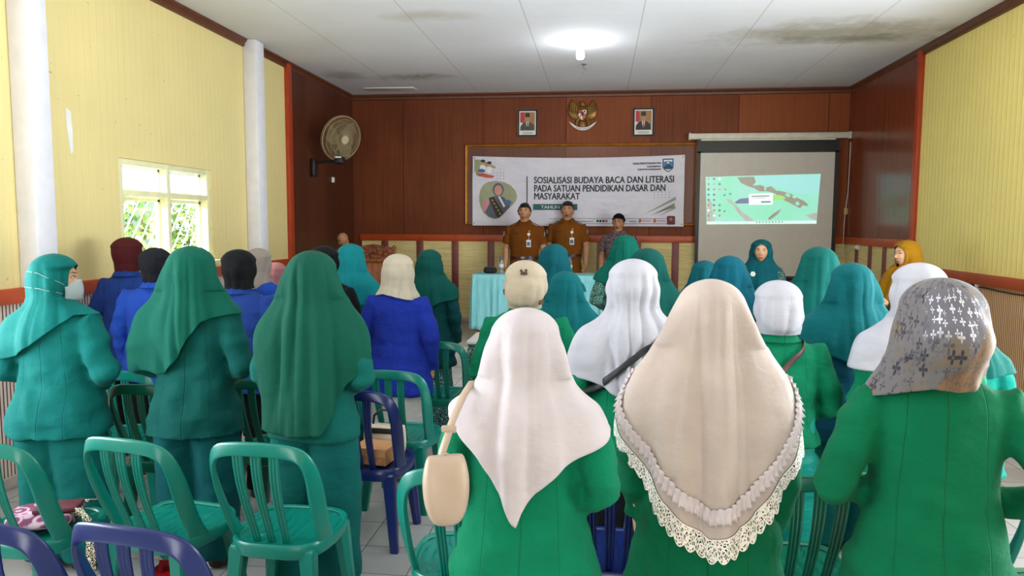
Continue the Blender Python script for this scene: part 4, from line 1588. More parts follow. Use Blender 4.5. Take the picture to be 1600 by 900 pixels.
CHAIRS = [
    (-38, 700, None, M_CT, 'teal plastic chair cut by the photo edge, carrying a pink patterned bag', R(-2)),
    (186, 694, None, M_CT, 'teal plastic chair with empty seat, directly behind the woman wearing a face mask', R(-9)),
    (398, 697, 2.56, M_CT, 'teal plastic chair directly behind the woman in the huge dark green hijab', R(-2)),
    (190, 834, None, M_CN, 'navy blue plastic chair of the closest row, its whole back showing', R(-8)),
    (-50, 826, None, M_CN, 'navy blue plastic chair at the photo corner, only one arm of its back showing', R(-4)),
    (218, 608, None, M_CG, 'dark green plastic chair between the masked woman and the draped green hijab', R(-3)),
    (172, 584, 3.72, M_CT, 'pale teal plastic chair beyond the masked woman near the slatted wall', R(14)),
    (393, 626, 3.62, M_CG, 'dark green plastic chair half hidden between the two long dark green hijabs', R(-3)),
    (550, 624, 3.46, M_CN, 'navy blue plastic chair holding a cardboard box and a cream handbag', R(-2)),
    (606, 594, 3.97, M_CT, 'green plastic chair standing behind the woman in blue blazer and white skirt', R(-3)),
    (680, 550, 5.02, M_CT, 'green plastic chair beside the white skirt, behind the woman in dark teal', R(-2)),
    (716, 742, None, M_CT, 'teal plastic chair mostly hidden by the woman with the beige shoulder bag', R(4)),
    (1284, 760, 2.46, M_CG, 'dark green plastic chair between the lace hijab and the flowered hijab', R(3)),
    (1520, 775, 2.42, M_CT, 'teal plastic chair seen through the bent arm beside the flowered hijab', R(6)),
    (1800, 800, 2.34, M_CG, 'dark green plastic chair at the lower corner, right of the flowered hijab', R(10)),
    (955, 740, 2.50, M_CN, 'navy blue plastic chair glimpsed between the beige bag and the lace hijab', R(0)),
]
CHOBJ = {}
for i, (px, py, Yb, mt, lb, rz) in enumerate(CHAIRS):
    CHOBJ[i] = chair_at(px, py, mt, lb, rz, Y=Yb)

# ------------------------------------------------------------------ things on the chairs and floor
M_CARD = plain('brown_cardboard', '#a9744a', .8, var=.05)
M_CREAM = plain('cream_leather', '#d9c8b0', .45, var=.05)
M_BLKL = plain('black_leather', '#1a1a1c', .4)


def on_seat(ch, dx, dy):
    m = Matrix.Translation(ch.location) @ Matrix.Rotation(ch.rotation_euler.z, 4, 'Z')
    v = m @ Vector((dx, dy, .4415))
    return v


ch = CHOBJ[8]
v = on_seat(ch, .04, -.045)
bx = thing('cardboard_box', 'flat brown cardboard snack box on the navy chair', 'box', (v.x, v.y, v.z + .004), R(-8))
MB().box((0, 0, .04), (.19, .16, .08)).obj('box_body', M_CARD, bx, None)
MB().box((0, 0, .083), (.196, .166, .007)).box((0, -.083, .065), (.19, .003, .04)).obj('box_lid', plain('cardboard_lid', '#bd8a5c', .8), bx, None)
v = on_seat(ch, .035, .125)
hb = thing('handbag', 'cream handbag with black handle on the navy chair behind the cardboard box', 'bag', (v.x, v.y, v.z + .002), R(-5))


def pillow_bag(mb, w, d, h, z0=0, k=.55):
    rg = []
    for i in range(9):
        f = i / 8
        s_ = math.sin(math.pi * (.12 + .80 * f)) ** .5
        ww, dd = w * (.92 + .08 * s_), d * s_
        rg.append([(ww / 2 * np.sign(math.cos(a)) * abs(math.cos(a)) ** k, dd / 2 * np.sign(math.sin(a)) * abs(math.sin(a)) ** k, z0 + h * f) for a in np.linspace(0, 2 * math.pi, 28, endpoint=False)])
    return mb.loft(rg)


pillow_bag(MB(), .24, .10, .15).obj('bag_body', M_CREAM, hb, 60)
MB().tube([(-.07, 0, .14), (-.06, -.005, .2), (-.02, -.01, .235), (.03, -.01, .235), (.07, -.005, .2), (.08, 0, .14)], .007, 8).obj('bag_handle', M_BLKL, hb, 60)
MB().box((0, -.045, .125), (.20, .012, .03), bevel=.005).obj('bag_flap', M_BLKL, hb)
# pink bag with woven strap on the first chair
ch = CHOBJ[0]
v = on_seat(ch, .02, .02)
pb = thing('batik_bag', 'pink and maroon patterned bag with woven strap lying on the teal chair', 'bag', (v.x, v.y, v.z + .006), R(20))
M_PINKB = batik('pink_patterned_cloth', '#a86a88', '#b9a3ae', 16, '#6d3a54')
M_MARB = plain('maroon_leather', '#5c2430', .5)
M_WOVEN = batik('woven_strap', '#c9bfa0', '#efe8d0', 90, '#3c3a30')
pillow_bag(MB(), .26, .28, .055, 0).obj('bag_body', M_PINKB, pb, 60)
MB().box((.06, -.02, .066), (.17, .11, .022), bevel=.008).obj('purse', M_MARB, pb)
MB().tube([(.10, .10, .045), (.15, .15, .022), (.05, .17, .016), (-.08, .155, .02)], 1, 8, flat=(.019, .003), ref=[0, 0, 1]).obj('bag_strap', M_WOVEN, pb, 60)
MB().tube([(.12, -.05, .05), (.17, -.09, .06), (.2, -.13, .035), (.225, -.17, -.05), (.22, -.18, -.16)], 1, 8, flat=(.02, .004), ref=[0, 1, .2]).obj('bag_strap', M_WOVEN, pb, 60)
# red bag under the chair behind the masked woman
q = CHOBJ[1].location + Vector((.01, .02, 0))
rb = thing('red_bag', 'bright red cloth bag on the floor under the teal chair', 'bag', (q[0], q[1], 0.002), R(10))
pillow_bag(MB(), .22, .20, .22).obj('bag_body', fabric('#d8161c', 'red_bag_cloth'), rb, 60)
MB().tube([(-.07, -.04, .19), (-.05, -.06, .27), (.04, -.06, .27), (.06, -.04, .19)], 1, 8, flat=(.014, .003), ref=[0, 1, 0]).obj('bag_handle', fabric('#8e1016', 'red_handle_cloth'), rb, 60)
# ------------------------------------------------------------------ people: body
def skin_mat(name, h):
    t = NT(name)
    c = lin(h)
    n = t.noise(t.coord('Object'), 14, 3)
    t.col(t.ramp(n, [(.3, tuple(v * .88 for v in c[:3])), (.7, tuple(min(1, v * 1.06) for v in c[:3]))]))
    t.set(rough=.5, spec=.35, sss=.08)
    t.b.inputs['Subsurface Radius'].default_value = (.012, .005, .003)
    return t.m


M_SKIN = skin_mat('skin_warm_brown', '#cf9f7c')
M_SKINM = skin_mat('skin_deep_brown', '#bf8862')
M_LIP = plain('lips', '#7d3f38', .45, var=.04)
M_LIPF = plain('lips_rose', '#9a564b', .4, var=.04)
M_HAIR = plain('black_hair', '#120f0e', .45, var=.05)
M_EYEW = plain('eye_white', '#d6d0c8', .3, var=.01)
M_MOUTH = plain('open_mouth', '#2c1210', .6)


def remesh(mb, voxel, it=2, fac=.5):
    me = bpy.data.meshes.new('tmp')
    me.from_pydata(mb.v, [], mb.f)
    bm = bmesh.new()
    bm.from_mesh(me)
    bmesh.ops.recalc_face_normals(bm, faces=bm.faces)
    bm.to_mesh(me)
    bm.free()
    o = bpy.data.objects.new('tmp', me)
    C.objects.link(o)
    m = o.modifiers.new('r', 'REMESH')
    m.mode, m.voxel_size, m.adaptivity = 'VOXEL', voxel, 0
    if it:
        s_ = o.modifiers.new('s', 'SMOOTH')
        s_.iterations, s_.factor = it, fac
    dg = bpy.context.evaluated_depsgraph_get()
    em_ = o.evaluated_get(dg).to_mesh()
    V = np.empty(len(em_.vertices) * 3)
    em_.vertices.foreach_get('co', V)
    V = V.reshape(-1, 3)
    F = [tuple(p.vertices) for p in em_.polygons]
    N = np.empty(len(em_.vertices) * 3)
    em_.vertex_normals.foreach_get('vector', N)
    N = N.reshape(-1, 3)
    o.evaluated_get(dg).to_mesh_clear()
    bpy.data.objects.remove(o)
    bpy.data.meshes.remove(me)
    return V, F, N


def ering(cx, cy, z, hx, hf, hb, n=28, e=.9):
    """body cross-section, hf deep to the front (+Y), hb to the back"""
    o = []
    for j in range(n):
        a = 2 * math.pi * j / n
        c_, s_ = math.cos(a), math.sin(a)
        o.append((cx + hx * np.sign(c_) * abs(c_) ** e, cy + (hf if s_ > 0 else hb) * np.sign(s_) * abs(s_) ** e, z))
    return o


def gs(v, s_):
    return math.exp(-(v / s_) ** 2)


def head_pts(fem=True, nv=72, nu=88):
    P = []
    for i in range(nv + 1):
        la = -math.pi / 2 + math.pi * i / nv
        for j in range(nu):
            lo = 2 * math.pi * j / nu
            dx, dy, dz = math.cos(la) * math.cos(lo), math.cos(la) * math.sin(lo), math.sin(la)
            x, y, z = .072 * dx, (.092 if dy > 0 else .098) * dy, (.104 if dz > 0 else .108) * dz
            t_ = max(0, -z / .108)
            x *= 1 - (.26 if not fem else .30) * t_ ** 1.5
            if y > 0:
                y *= 1 - .06 * t_ ** 2
            else:
                y *= 1 - .42 * min(1, t_ * 1.3)
            if dy > .15:
                k = min(1, (dy - .15) * 3)
                y += k * .021 * gs(x, .0095) * (1 if -.030 < z < .0 else 0) * min(1, max(0, (.018 - z) / .045)) if z < .018 and z > -.036 else 0
                y += k * .005 * (gs(abs(x) - .012, .006) * gs(z + .028, .007))
                y -= k * .008 * gs(abs(x) - .031, .014) * gs(z - .012, .010)
                y += k * .004 * gs(abs(x) - .03, .02) * gs(z - .029, .007)
                y += k * .004 * gs(abs(x) - .04, .015) * gs(z + .025, .018)
                y += k * .006 * gs(x, .021) * (gs(z + .056, .0055) + gs(z + .068, .006))
                y -= k * .003 * gs(x, .022) * gs(z + .062, .003)
                y += k * .006 * gs(x, .018) * gs(z + .096, .012)
            P.append((x, y, z))
    F = []
    for i in range(nv):
        for j in range(nu):
            F.append((i * nu + j, i * nu + (j + 1) % nu, (i + 1) * nu + (j + 1) % nu, (i + 1) * nu + j))
    return P, F


def unit(v):
    v = np.array(v, float)
    return v / (np.linalg.norm(v) + 1e-12)


def hand(mb, Wp, D, N, curl=.5, side=1, spread=.05):
    """palm, four bent fingers of unequal length and a thumb leaving the palm's side"""
    D = unit(D)
    N = unit(np.array(N, float) - D * (np.array(N, float) @ D))
    S = np.cross(D, N) * side
    Wp = np.array(Wp, float)
    rg = []
    for f, w, t_ in ((-.12, .024, .021), (0, .026, .020), (.25, .034, .016), (.6, .039, .014), (.9, .040, .012), (1.02, .036, .009)):
        c = Wp + D * .085 * f
        rg.append([c + S * w * np.sign(math.cos(a)) * abs(math.cos(a)) ** .8 + N * t_ * np.sign(math.sin(a)) * abs(math.sin(a)) ** .8 for a in np.linspace(0, 2 * math.pi, 14, endpoint=False)])
    mb.loft(rg)
    for k, (o, L, r_) in enumerate(((.029, .066, .0083), (.010, .074, .0086), (-.0095, .069, .0083), (-.028, .053, .0074))):
        b = Wp + D * (.078 - .004 * abs(k - 1)) + S * o
        d = unit(D + S * (o * spread * 20))
        p = [b]
        ang = 0
        for q, fr in enumerate((.45, .31, .24)):
            ang += curl * (.55, .75, .55)[q]
            p.append(p[-1] + (d * math.cos(ang) + N * math.sin(ang)) * L * fr)
        mb.cap_tube(p, [r_, r_ * .95, r_ * .88, r_ * .74], 10)
    b = Wp + D * .022 + S * .026 + N * .006
    d = unit(D * .72 + S * .6 + N * .35)
    p = [b, b + d * .032, b + d * .032 + unit(D * .9 + S * .25 + N * (.3 + curl * .3)) * .030, b + d * .032 + unit(D * .9 + S * .2 + N * (.3 + curl * .4)) * .052]
    mb.cap_tube(p, [.0125, .0105, .0095, .0078], 10)


# joints for the right side (+X); mirrored on the left unless the pose says otherwise
POSES = {
    'down': {1: dict(e=(.232, -.030, .985), w=(.222, .045, .765), D=(-.05, .22, -1), N=(-1, .1, 0), c=.45)},
    'front': {1: dict(e=(.240, -.045, 1.0), w=(.085, .175, .885), D=(-.85, .18, -.38), N=(-.1, -1, -.1), c=.35),
              -1: dict(e=(-.240, -.045, 1.0), w=(-.085, .205, .885), D=(.85, .12, -.38), N=(.1, -1, -.1), c=.35)},
    'wide': {1: dict(e=(.325, -.065, .985), w=(.12, .205, .885), D=(-.85, .12, -.3), N=(-.1, -1, -.1), c=.35),
             -1: dict(e=(-.262, -.055, .985), w=(-.10, .235, .885), D=(.85, .1, -.3), N=(.1, -1, -.1), c=.35)},
    'conduct': {1: dict(e=(.30, .06, 1.135), w=(.44, .22, 1.16), D=(.6, .75, .15), N=(0, .1, -1), c=.25),
                -1: dict(e=(-.235, -.02, 1.0), w=(-.05, .215, .985), D=(.8, .55, .1), N=(.1, -.3, -1), c=.35)},
    'hold': {1: dict(e=(.225, -.02, 1.0), w=(.10, .225, 1.015), D=(-.35, .85, .12), N=(-.5, .1, 1), c=.45),
             -1: dict(e=(-.225, -.02, 1.0), w=(-.10, .225, 1.015), D=(.35, .85, .12), N=(.5, .1, 1), c=.45)},
    'men': {1: dict(e=(.232, -.025, .985), w=(.232, .035, .770), D=(-.05, .18, -1), N=(-1, .1, 0), c=.6)},
}


def arm(pose, sx, w=1.0, fem=True):
    P = POSES[pose]
    if sx in P:
        d = P[sx]
        m = 1
    else:
        d = P[1]
        m = -1
    mir = lambda v: np.array((v[0] * m, v[1], v[2]), float)
    dx = np.array((sx * (.165 * (w - 1) * .7), 0, 0))
    sh = np.array((sx * (.160 if fem else .185), -.005, 1.235)) + dx
    el = mir(d['e']) + dx
    wr = mir(d['w']) + (dx if abs(d['w'][0]) > .15 else 0)
    return sh, el, wr, mir(d['D']), mir(d['N']), d['c']


HC = np.array((0, .012, 1.432))
BODY = {}


def body(pose, fem=True, w=1.0, bow=0.0, yaw=0.0, mouth=0.0):
    key = (pose, fem, round(w, 2), bow, yaw, mouth)
    if key in BODY:
        return BODY[key]
    mb = MB()
    hx = 1.0 if fem else 1.06
    T_ = [(.72, .09, .07, .08), (.78, .13, .085, .10), (.85, .135, .082, .09), (.95, .13, .085, .085), (1.05, .135, .09, .088), (1.15, .148, .095, .095), (1.22, .135, .070, .078), (1.26, .095, .058, .064), (1.285, .075, .055, .058), (1.31, .05, .05, .05)]
    mb.loft([ering(0, 0, z, a * hx * w, b * w, c * w) for z, a, b, c in T_])
    nr = .047 if fem else .054
    mb.loft([ering(0, y, z, nr * k, nr * k, nr * k, 20, 1) for z, y, k in ((1.25, -.005, 1.15), (1.30, -.003, 1.02), (1.34, .002, 1), (1.40, .006, 1))])
    hp_, hf_ = head_pts(fem)
    a_ = -bow
    Mh = Matrix.Rotation(yaw, 3, 'Z') @ Matrix.Rotation(a_, 3, 'X')
    hv = []
    for p in hp_:
        q = Mh @ (Vector(p) + Vector((0, .0, .08)))
        hv.append((q.x + HC[0], q.y + HC[1], q.z + HC[2] - .08))
    mb.add(hv, hf_)
    for sx in (-1, 1):
        for k in range(2):
            ec = Mh @ Vector((sx * .073, -.004, -.003 + .08 - .018 * k))
            mb.ball((ec.x, ec.y + HC[1], ec.z + HC[2] - .08), (.010, .020 - .005 * k, .026 - .008 * k), 12, 8)
        sh, el, wr, D, N, c = arm(pose, sx, w, fem)
        k = 1.0 if fem else 1.12
        sh = sh - np.array((sx * .012, 0, .034))
        mid = (sh + el) / 2
        m2 = el * .65 + wr * .35
        mb.cap_tube([sh, mid, el, m2, wr], [.040 * k, .040 * k, .036 * k, .037 * k, .025 * k], 16)
        tf = POSES[pose].get(sx, POSES[pose][1]).get('t', 1)
        hand(mb, wr, D, N, c, side=tf * (1 if np.cross(unit(D), unit(N))[2 if abs(N[1]) > .6 else 1] > 0 else -1))
        mb.cap_tube([(sx * .085, 0, .80), (sx * .088, .005, .62), (sx * .088, .012, .43), (sx * .088, -.008, .28), (sx * .088, -.012, .07)], [.082, .072, .052, .050, .034], 16)
        mb.loft([[(sx * .092 + wd * math.cos(a), y, max(.002, hgt * .5 + hgt * .5 * math.sin(a))) for a in np.linspace(0, 2 * math.pi, 16, endpoint=False)] for y, wd, hgt, k_ in ((-.062, .012, .03, 1), (-.052, .026, .055, 1), (-.02, .031, .075, 1), (.03, .033, .07, 1), (.08, .040, .048, 1), (.125, .040, .032, 1), (.15, .026, .022, 1), (.157, .01, .015, 1))])
    V, F, N = remesh(mb, .0055, 1, .35)
    bv = BVHTree.FromPolygons([Vector(v) for v in V], F)
    out = MB()
    out.add(V, F, 0)

    def fy(x, z):
        """front surface of the face in head coordinates"""
        o_ = Mh @ Vector((x, .3, z + .08))
        d_ = Mh @ Vector((0, -1, 0))
        h = bv.ray_cast(Vector((o_.x, o_.y + HC[1], o_.z + HC[2] - .08)), d_)
        return .3 - h[3] if h[0] is not None else .08

    def tow(p):
        q = Mh @ Vector((p[0], p[1], p[2] + .08))
        return (q.x + HC[0], q.y + HC[1], q.z + HC[2] - .08)
    sub = MB()
    for sx in (-1, 1):
        ex, ez = sx * .031, .011
        ey = fy(ex, ez)
        sub.ball((ex, ey - .001, ez), (.0135, .0045, .0052), 16, 10, 3)
        sub.ball((ex, ey + .0014, ez), (.0063, .0026, .0056), 12, 8, 2)
        lid = [(ex + u * .0155, fy(ex + u * .0155, ez) + .0022, ez + .0065 * (1 - u * u) - .0008) for u in np.linspace(-1, 1, 7)]
        sub.tube(lid, [.0008, .0017, .002, .0021, .002, .0017, .0008], 6, 2)
        br = [(sx * (.014 + u * .034), fy(sx * (.014 + u * .034), .030) + .0012, .0275 + .0065 * math.sin(u * 2.3)) for u in np.linspace(0, 1, 8)]
        k = .0024 if fem else .0040
        sub.tube(br, [k * .6, k, k * 1.1, k * 1.1, k, k * .8, k * .55, k * .2], 6, 2)
        for nx in (.0065,):
            sub.ball((sx * nx, fy(sx * nx, -.033) - .0006, -.034), (.003, .0025, .0018), 8, 6, 4)
    dz = mouth
    for zz, th in ((-.0565 + dz * .35, .0042), (-.0672 - dz * .65, .0050)):
        lp_ = [(u * .0235, fy(u * .0235, zz) - .0006, zz + (.002 * (1 - abs(u)) if zz > -.06 else -.0015 * (1 - u * u)) + (-.5 if zz > -.06 else .5) * 0.01 * abs(u) ** 2 * (1 + dz * 60)) for u in np.linspace(-1, 1, 9)]
        sub.tube(lp_, [th * max(.15, 1 - u * u) ** .6 for u in np.linspace(-1, 1, 9)], 8, 1)
    if mouth:
        sub.ball((0, fy(0, -.062) - .001, -.062), (.017, .003, .004 + mouth * .45), 14, 8, 4)
    else:
        sub.tube([(u * .021, fy(u * .021, -.0615) + .0006, -.0615) for u in np.linspace(-1, 1, 7)], .0009, 5, 4)
    out.add([tow(p) for p in sub.v], [f for f in sub.f], 0)
    out.mi[-len(sub.f):] = sub.mi
    mats = [M_SKIN if fem else M_SKINM, M_LIPF if fem else M_LIP, M_HAIR, M_EYEW, M_MOUTH]
    me = out.mesh('person_body', mats, 'all')
    BODY[key] = (me, bv, V, F, fy, tow, Mh)
    return BODY[key]


# ------------------------------------------------------------------ clothes
TOP_F = [(1.318, .058, .056, .056), (1.300, .078, .064, .066), (1.280, .118, .074, .076), (1.258, .156, .082, .088), (1.225, .176, .096, .100), (1.17, .174, .118, .108), (1.10, .170, .130, .106), (1.0, .166, .120, .104), (.93, .168, .120, .106), (.85, .184, .130, .124), (.76, .202, .140, .142), (.66, .208, .144, .146), (.5, .214, .15, .15)]
TOP_M = [(1.318, .062, .060, .060), (1.300, .085, .068, .070), (1.280, .132, .078, .080), (1.258, .172, .086, .092), (1.225, .196, .098, .104), (1.17, .194, .112, .110), (1.10, .186, .116, .108), (1.0, .174, .116, .104), (.93, .168, .116, .104), (.85, .172, .116, .112), (.76, .178, .12, .12), (.66, .180, .12, .12), (.5, .18, .12, .12)]


def interp_top(tab, z):
    zs = [r_[0] for r_ in tab][::-1]
    return [float(np.interp(z, zs, [r_[k] for r_ in tab][::-1])) for k in (1, 2, 3)]


def top_mesh(pose, hem=.70, w=1.0, fem=True, sleeve='long', seed=0, flare=0.0, loose=1.0, crease=1.0):
    mb = MB()
    tab = TOP_F if fem else TOP_M
    zs = [r_[0] for r_ in tab if r_[0] > hem + .02]
    zs = zs + [hem + .012, hem]
    rg = []
    for z in zs:
        a, b, c = interp_top(tab, z)
        f = max(0, (.95 - z)) * flare
        k = w if z < 1.2 else 1 + (w - 1) * .7
        if z > 1.29:
            k = 1
        rg.append(ering(0, -.004, z, (a + f) * k, (b + f) * k, (c + f) * k, 36, .88))
    mb.loft(rg)
    for sx in (-1, 1):
        sh, el, wr, D, N, c = arm(pose, sx, w, fem)
        sh = sh - np.array((0, 0, .016))
        k = (1 + (w - 1) * .8) * loose
        s0 = sh + np.array((-sx * .035, 0, -.012))
        if sleeve == 'long':
            mid = sh * .5 + el * .5 + np.array((sx * .004, -.004, 0))
            m2 = el * .5 + wr * .5
            end = wr + unit(D) * .012
            mb.cap_tube([s0, sh, sh * .75 + el * .25, mid, el, m2], [.060 * k, .068 * k, .066 * k, .060 * k, .055 * k, .050 * k], 20)
            mb.tube([el, m2, wr * .9 + el * .1, end], [.054 * k, .050 * k, .045 * k, .047 * k], 20)
        else:
            end = sh * .28 + el * .72
            mb.cap_tube([s0, sh, sh * .8 + el * .2], [.056 * k, .062 * k, .060 * k], 20)
            mb.tube([sh, sh * .7 + el * .3, end], [.060 * k, .060 * k, .063 * k], 20)
    V, F, N = remesh(mb, .0098, 2, .5)
    off = Vector((seed * 3.7, seed * 1.9, seed * 5.3))
    D_ = np.zeros(len(V))
    for i, v in enumerate(V):
        p = Vector(v)
        ax = abs(v[0])
        arm_ = 1.0 if ax > .19 * w else 0.35
        low = 1.0 if v[2] < 1.02 else .5
        h = noise.noise(Vector((p.x * 7, p.y * 7, p.z * 17)) + off)
        d = noise.noise(Vector((p.x * 11 + p.z * 8, p.y * 9, p.z * 7 - p.x * 8)) + off)
        b = noise.noise(Vector((p.x * 4, p.y * 4, p.z * 3.2)) + off)
        D_[i] = crease * (.012 * arm_ * h + .009 * low * d + .010 * b)
    V = V + N * D_[:, None]
    return V, F


def collar_mb(fem=True, k=1.0, open_front=False):
    mb = MB()
    rg = []
    for a_, z_, dz in ((.060, 1.300, 0), (.064, 1.334, 1), (.070, 1.340, 1), (.080, 1.330, 1), (.104, 1.292, .6), (.100, 1.288, .6)):
        o = []
        for j in range(40):
            a = 2 * math.pi * j / 40
            fr = (1 + math.sin(a)) / 2
            o.append((a_ * k * math.cos(a), a_ * k * .95 * math.sin(a) - .004 + .012 * fr, z_ - .055 * fr ** 2 * dz))
        rg.append(o)
    mb.loft(rg, cap=False)
    return mb


def legs_mesh(kind, ztop, hem, w=1.0, seed=0, fem=True):
    rng = np.random.default_rng(seed + 50)
    mb = MB()
    ph = rng.uniform(0, 6.28, 4)
    if kind in ('skirt', 'pleated'):
        zs = np.linspace(ztop, hem, 16)
        n = 96
        rg = []
        for z in zs:
            f = (ztop - z) / max(.01, ztop - hem)
            fz = max(0, min(1, (.95 - z) / .9))
            a, b = (.150 + .075 * fz ** .8) * w, (.098 + .095 * fz ** .8) * w
            o = []
            for j in range(n):
                t_ = 2 * math.pi * j / n
                if kind == 'pleated':
                    k = 1 + .035 * min(1, f * 3) * (2 * abs(((j / n * 24) % 1) - .5) - .5) * 2
                else:
                    k = 1 + f * (.05 * math.sin(7 * t_ + ph[0] + f) + .035 * math.sin(12 * t_ + ph[1] - 2 * f) + .02 * math.sin(19 * t_ + ph[2]))
                o.append((a * k * math.cos(t_), b * k * math.sin(t_) - .005, z))
            rg.append(o)
        mb.loft(rg)
        return mb.v, mb.f
    # trousers, loose or straight
    lo = {'loose': (.115, .105, .098), 'straight': (.098, .078, .070)}[kind]
    mb.loft([ering(0, -.004, z, a * w, b * w, c * w) for z, a, b, c in ((max(ztop, .80), .162, .104, .114), (.79, .168, .110, .122), (.74, .16, .10, .115), (.70, .15, .09, .105))])
    for sx in (-1, 1):
        mb.tube([(sx * .080, -.004, .76), (sx * .088, .002, .62), (sx * .096, .004, .42), (sx * .098, -.004, .2), (sx * .10, .0, hem)], [lo[0] * w, lo[0] * w, lo[1] * w, lo[2] * w, lo[2] * 1.04 * w], 24)
    V, F, N = remesh(mb, .013, 3, .5)
    off = Vector((seed * 2.1, seed, 4))
    D_ = np.array([.010 * noise.noise(Vector((v[0] * 13, v[1] * 13, v[2] * 3)) + off) + .006 * noise.noise(Vector((v[0] * 5, v[1] * 5, v[2] * 12)) + off) for v in V])
    return V + N * D_[:, None], F


def raw_obj(name, V, F, mat, parent, smooth='all'):
    return MB().add(V, F).obj(name, mat, parent, smooth)


SHOE = {}


def shoes(parent, mat, key):
    if key not in SHOE:
        for sx in (-1, 1):
            mb = MB()
            prof = ((-.075, .012, .02, .055), (-.066, .030, .004, .068), (-.03, .038, .002, .082), (.03, .041, .002, .082), (.08, .048, .002, .062), (.125, .048, .002, .045), (.158, .036, .003, .034), (.17, .014, .008, .024))
            rg = [[(sx * .092 + wd * np.sign(math.cos(a)) * abs(math.cos(a)) ** .7, y, z0 + (z1 - z0) * (.5 + .5 * np.sign(math.sin(a)) * abs(math.sin(a)) ** .7)) for a in np.linspace(0, 2 * math.pi, 20, endpoint=False)] for y, wd, z0, z1 in prof]
            mb.loft(rg)
            SHOE[(key, sx)] = mb.mesh('shoe', mat, 60)
        SHOE[key] = 1
    for sx in (-1, 1):
        link('shoe', SHOE[(key, sx)], parent)


def sstep(a, b, x):
    t_ = np.clip((x - a) / (b - a), 0, 1)
    return t_ * t_ * (3 - 2 * t_)


def gsmooth(A, axis, sig, wrap=False):
    r_ = int(sig * 3) + 1
    k = np.exp(-.5 * (np.arange(-r_, r_ + 1) / sig) ** 2)
    k /= k.sum()
    pad = [(0, 0), (0, 0)]
    pad[axis] = (r_, r_)
    B = np.pad(A, pad, 'wrap' if wrap else 'edge')
    return np.apply_along_axis(lambda v: np.convolve(v, k, 'valid'), axis, B)


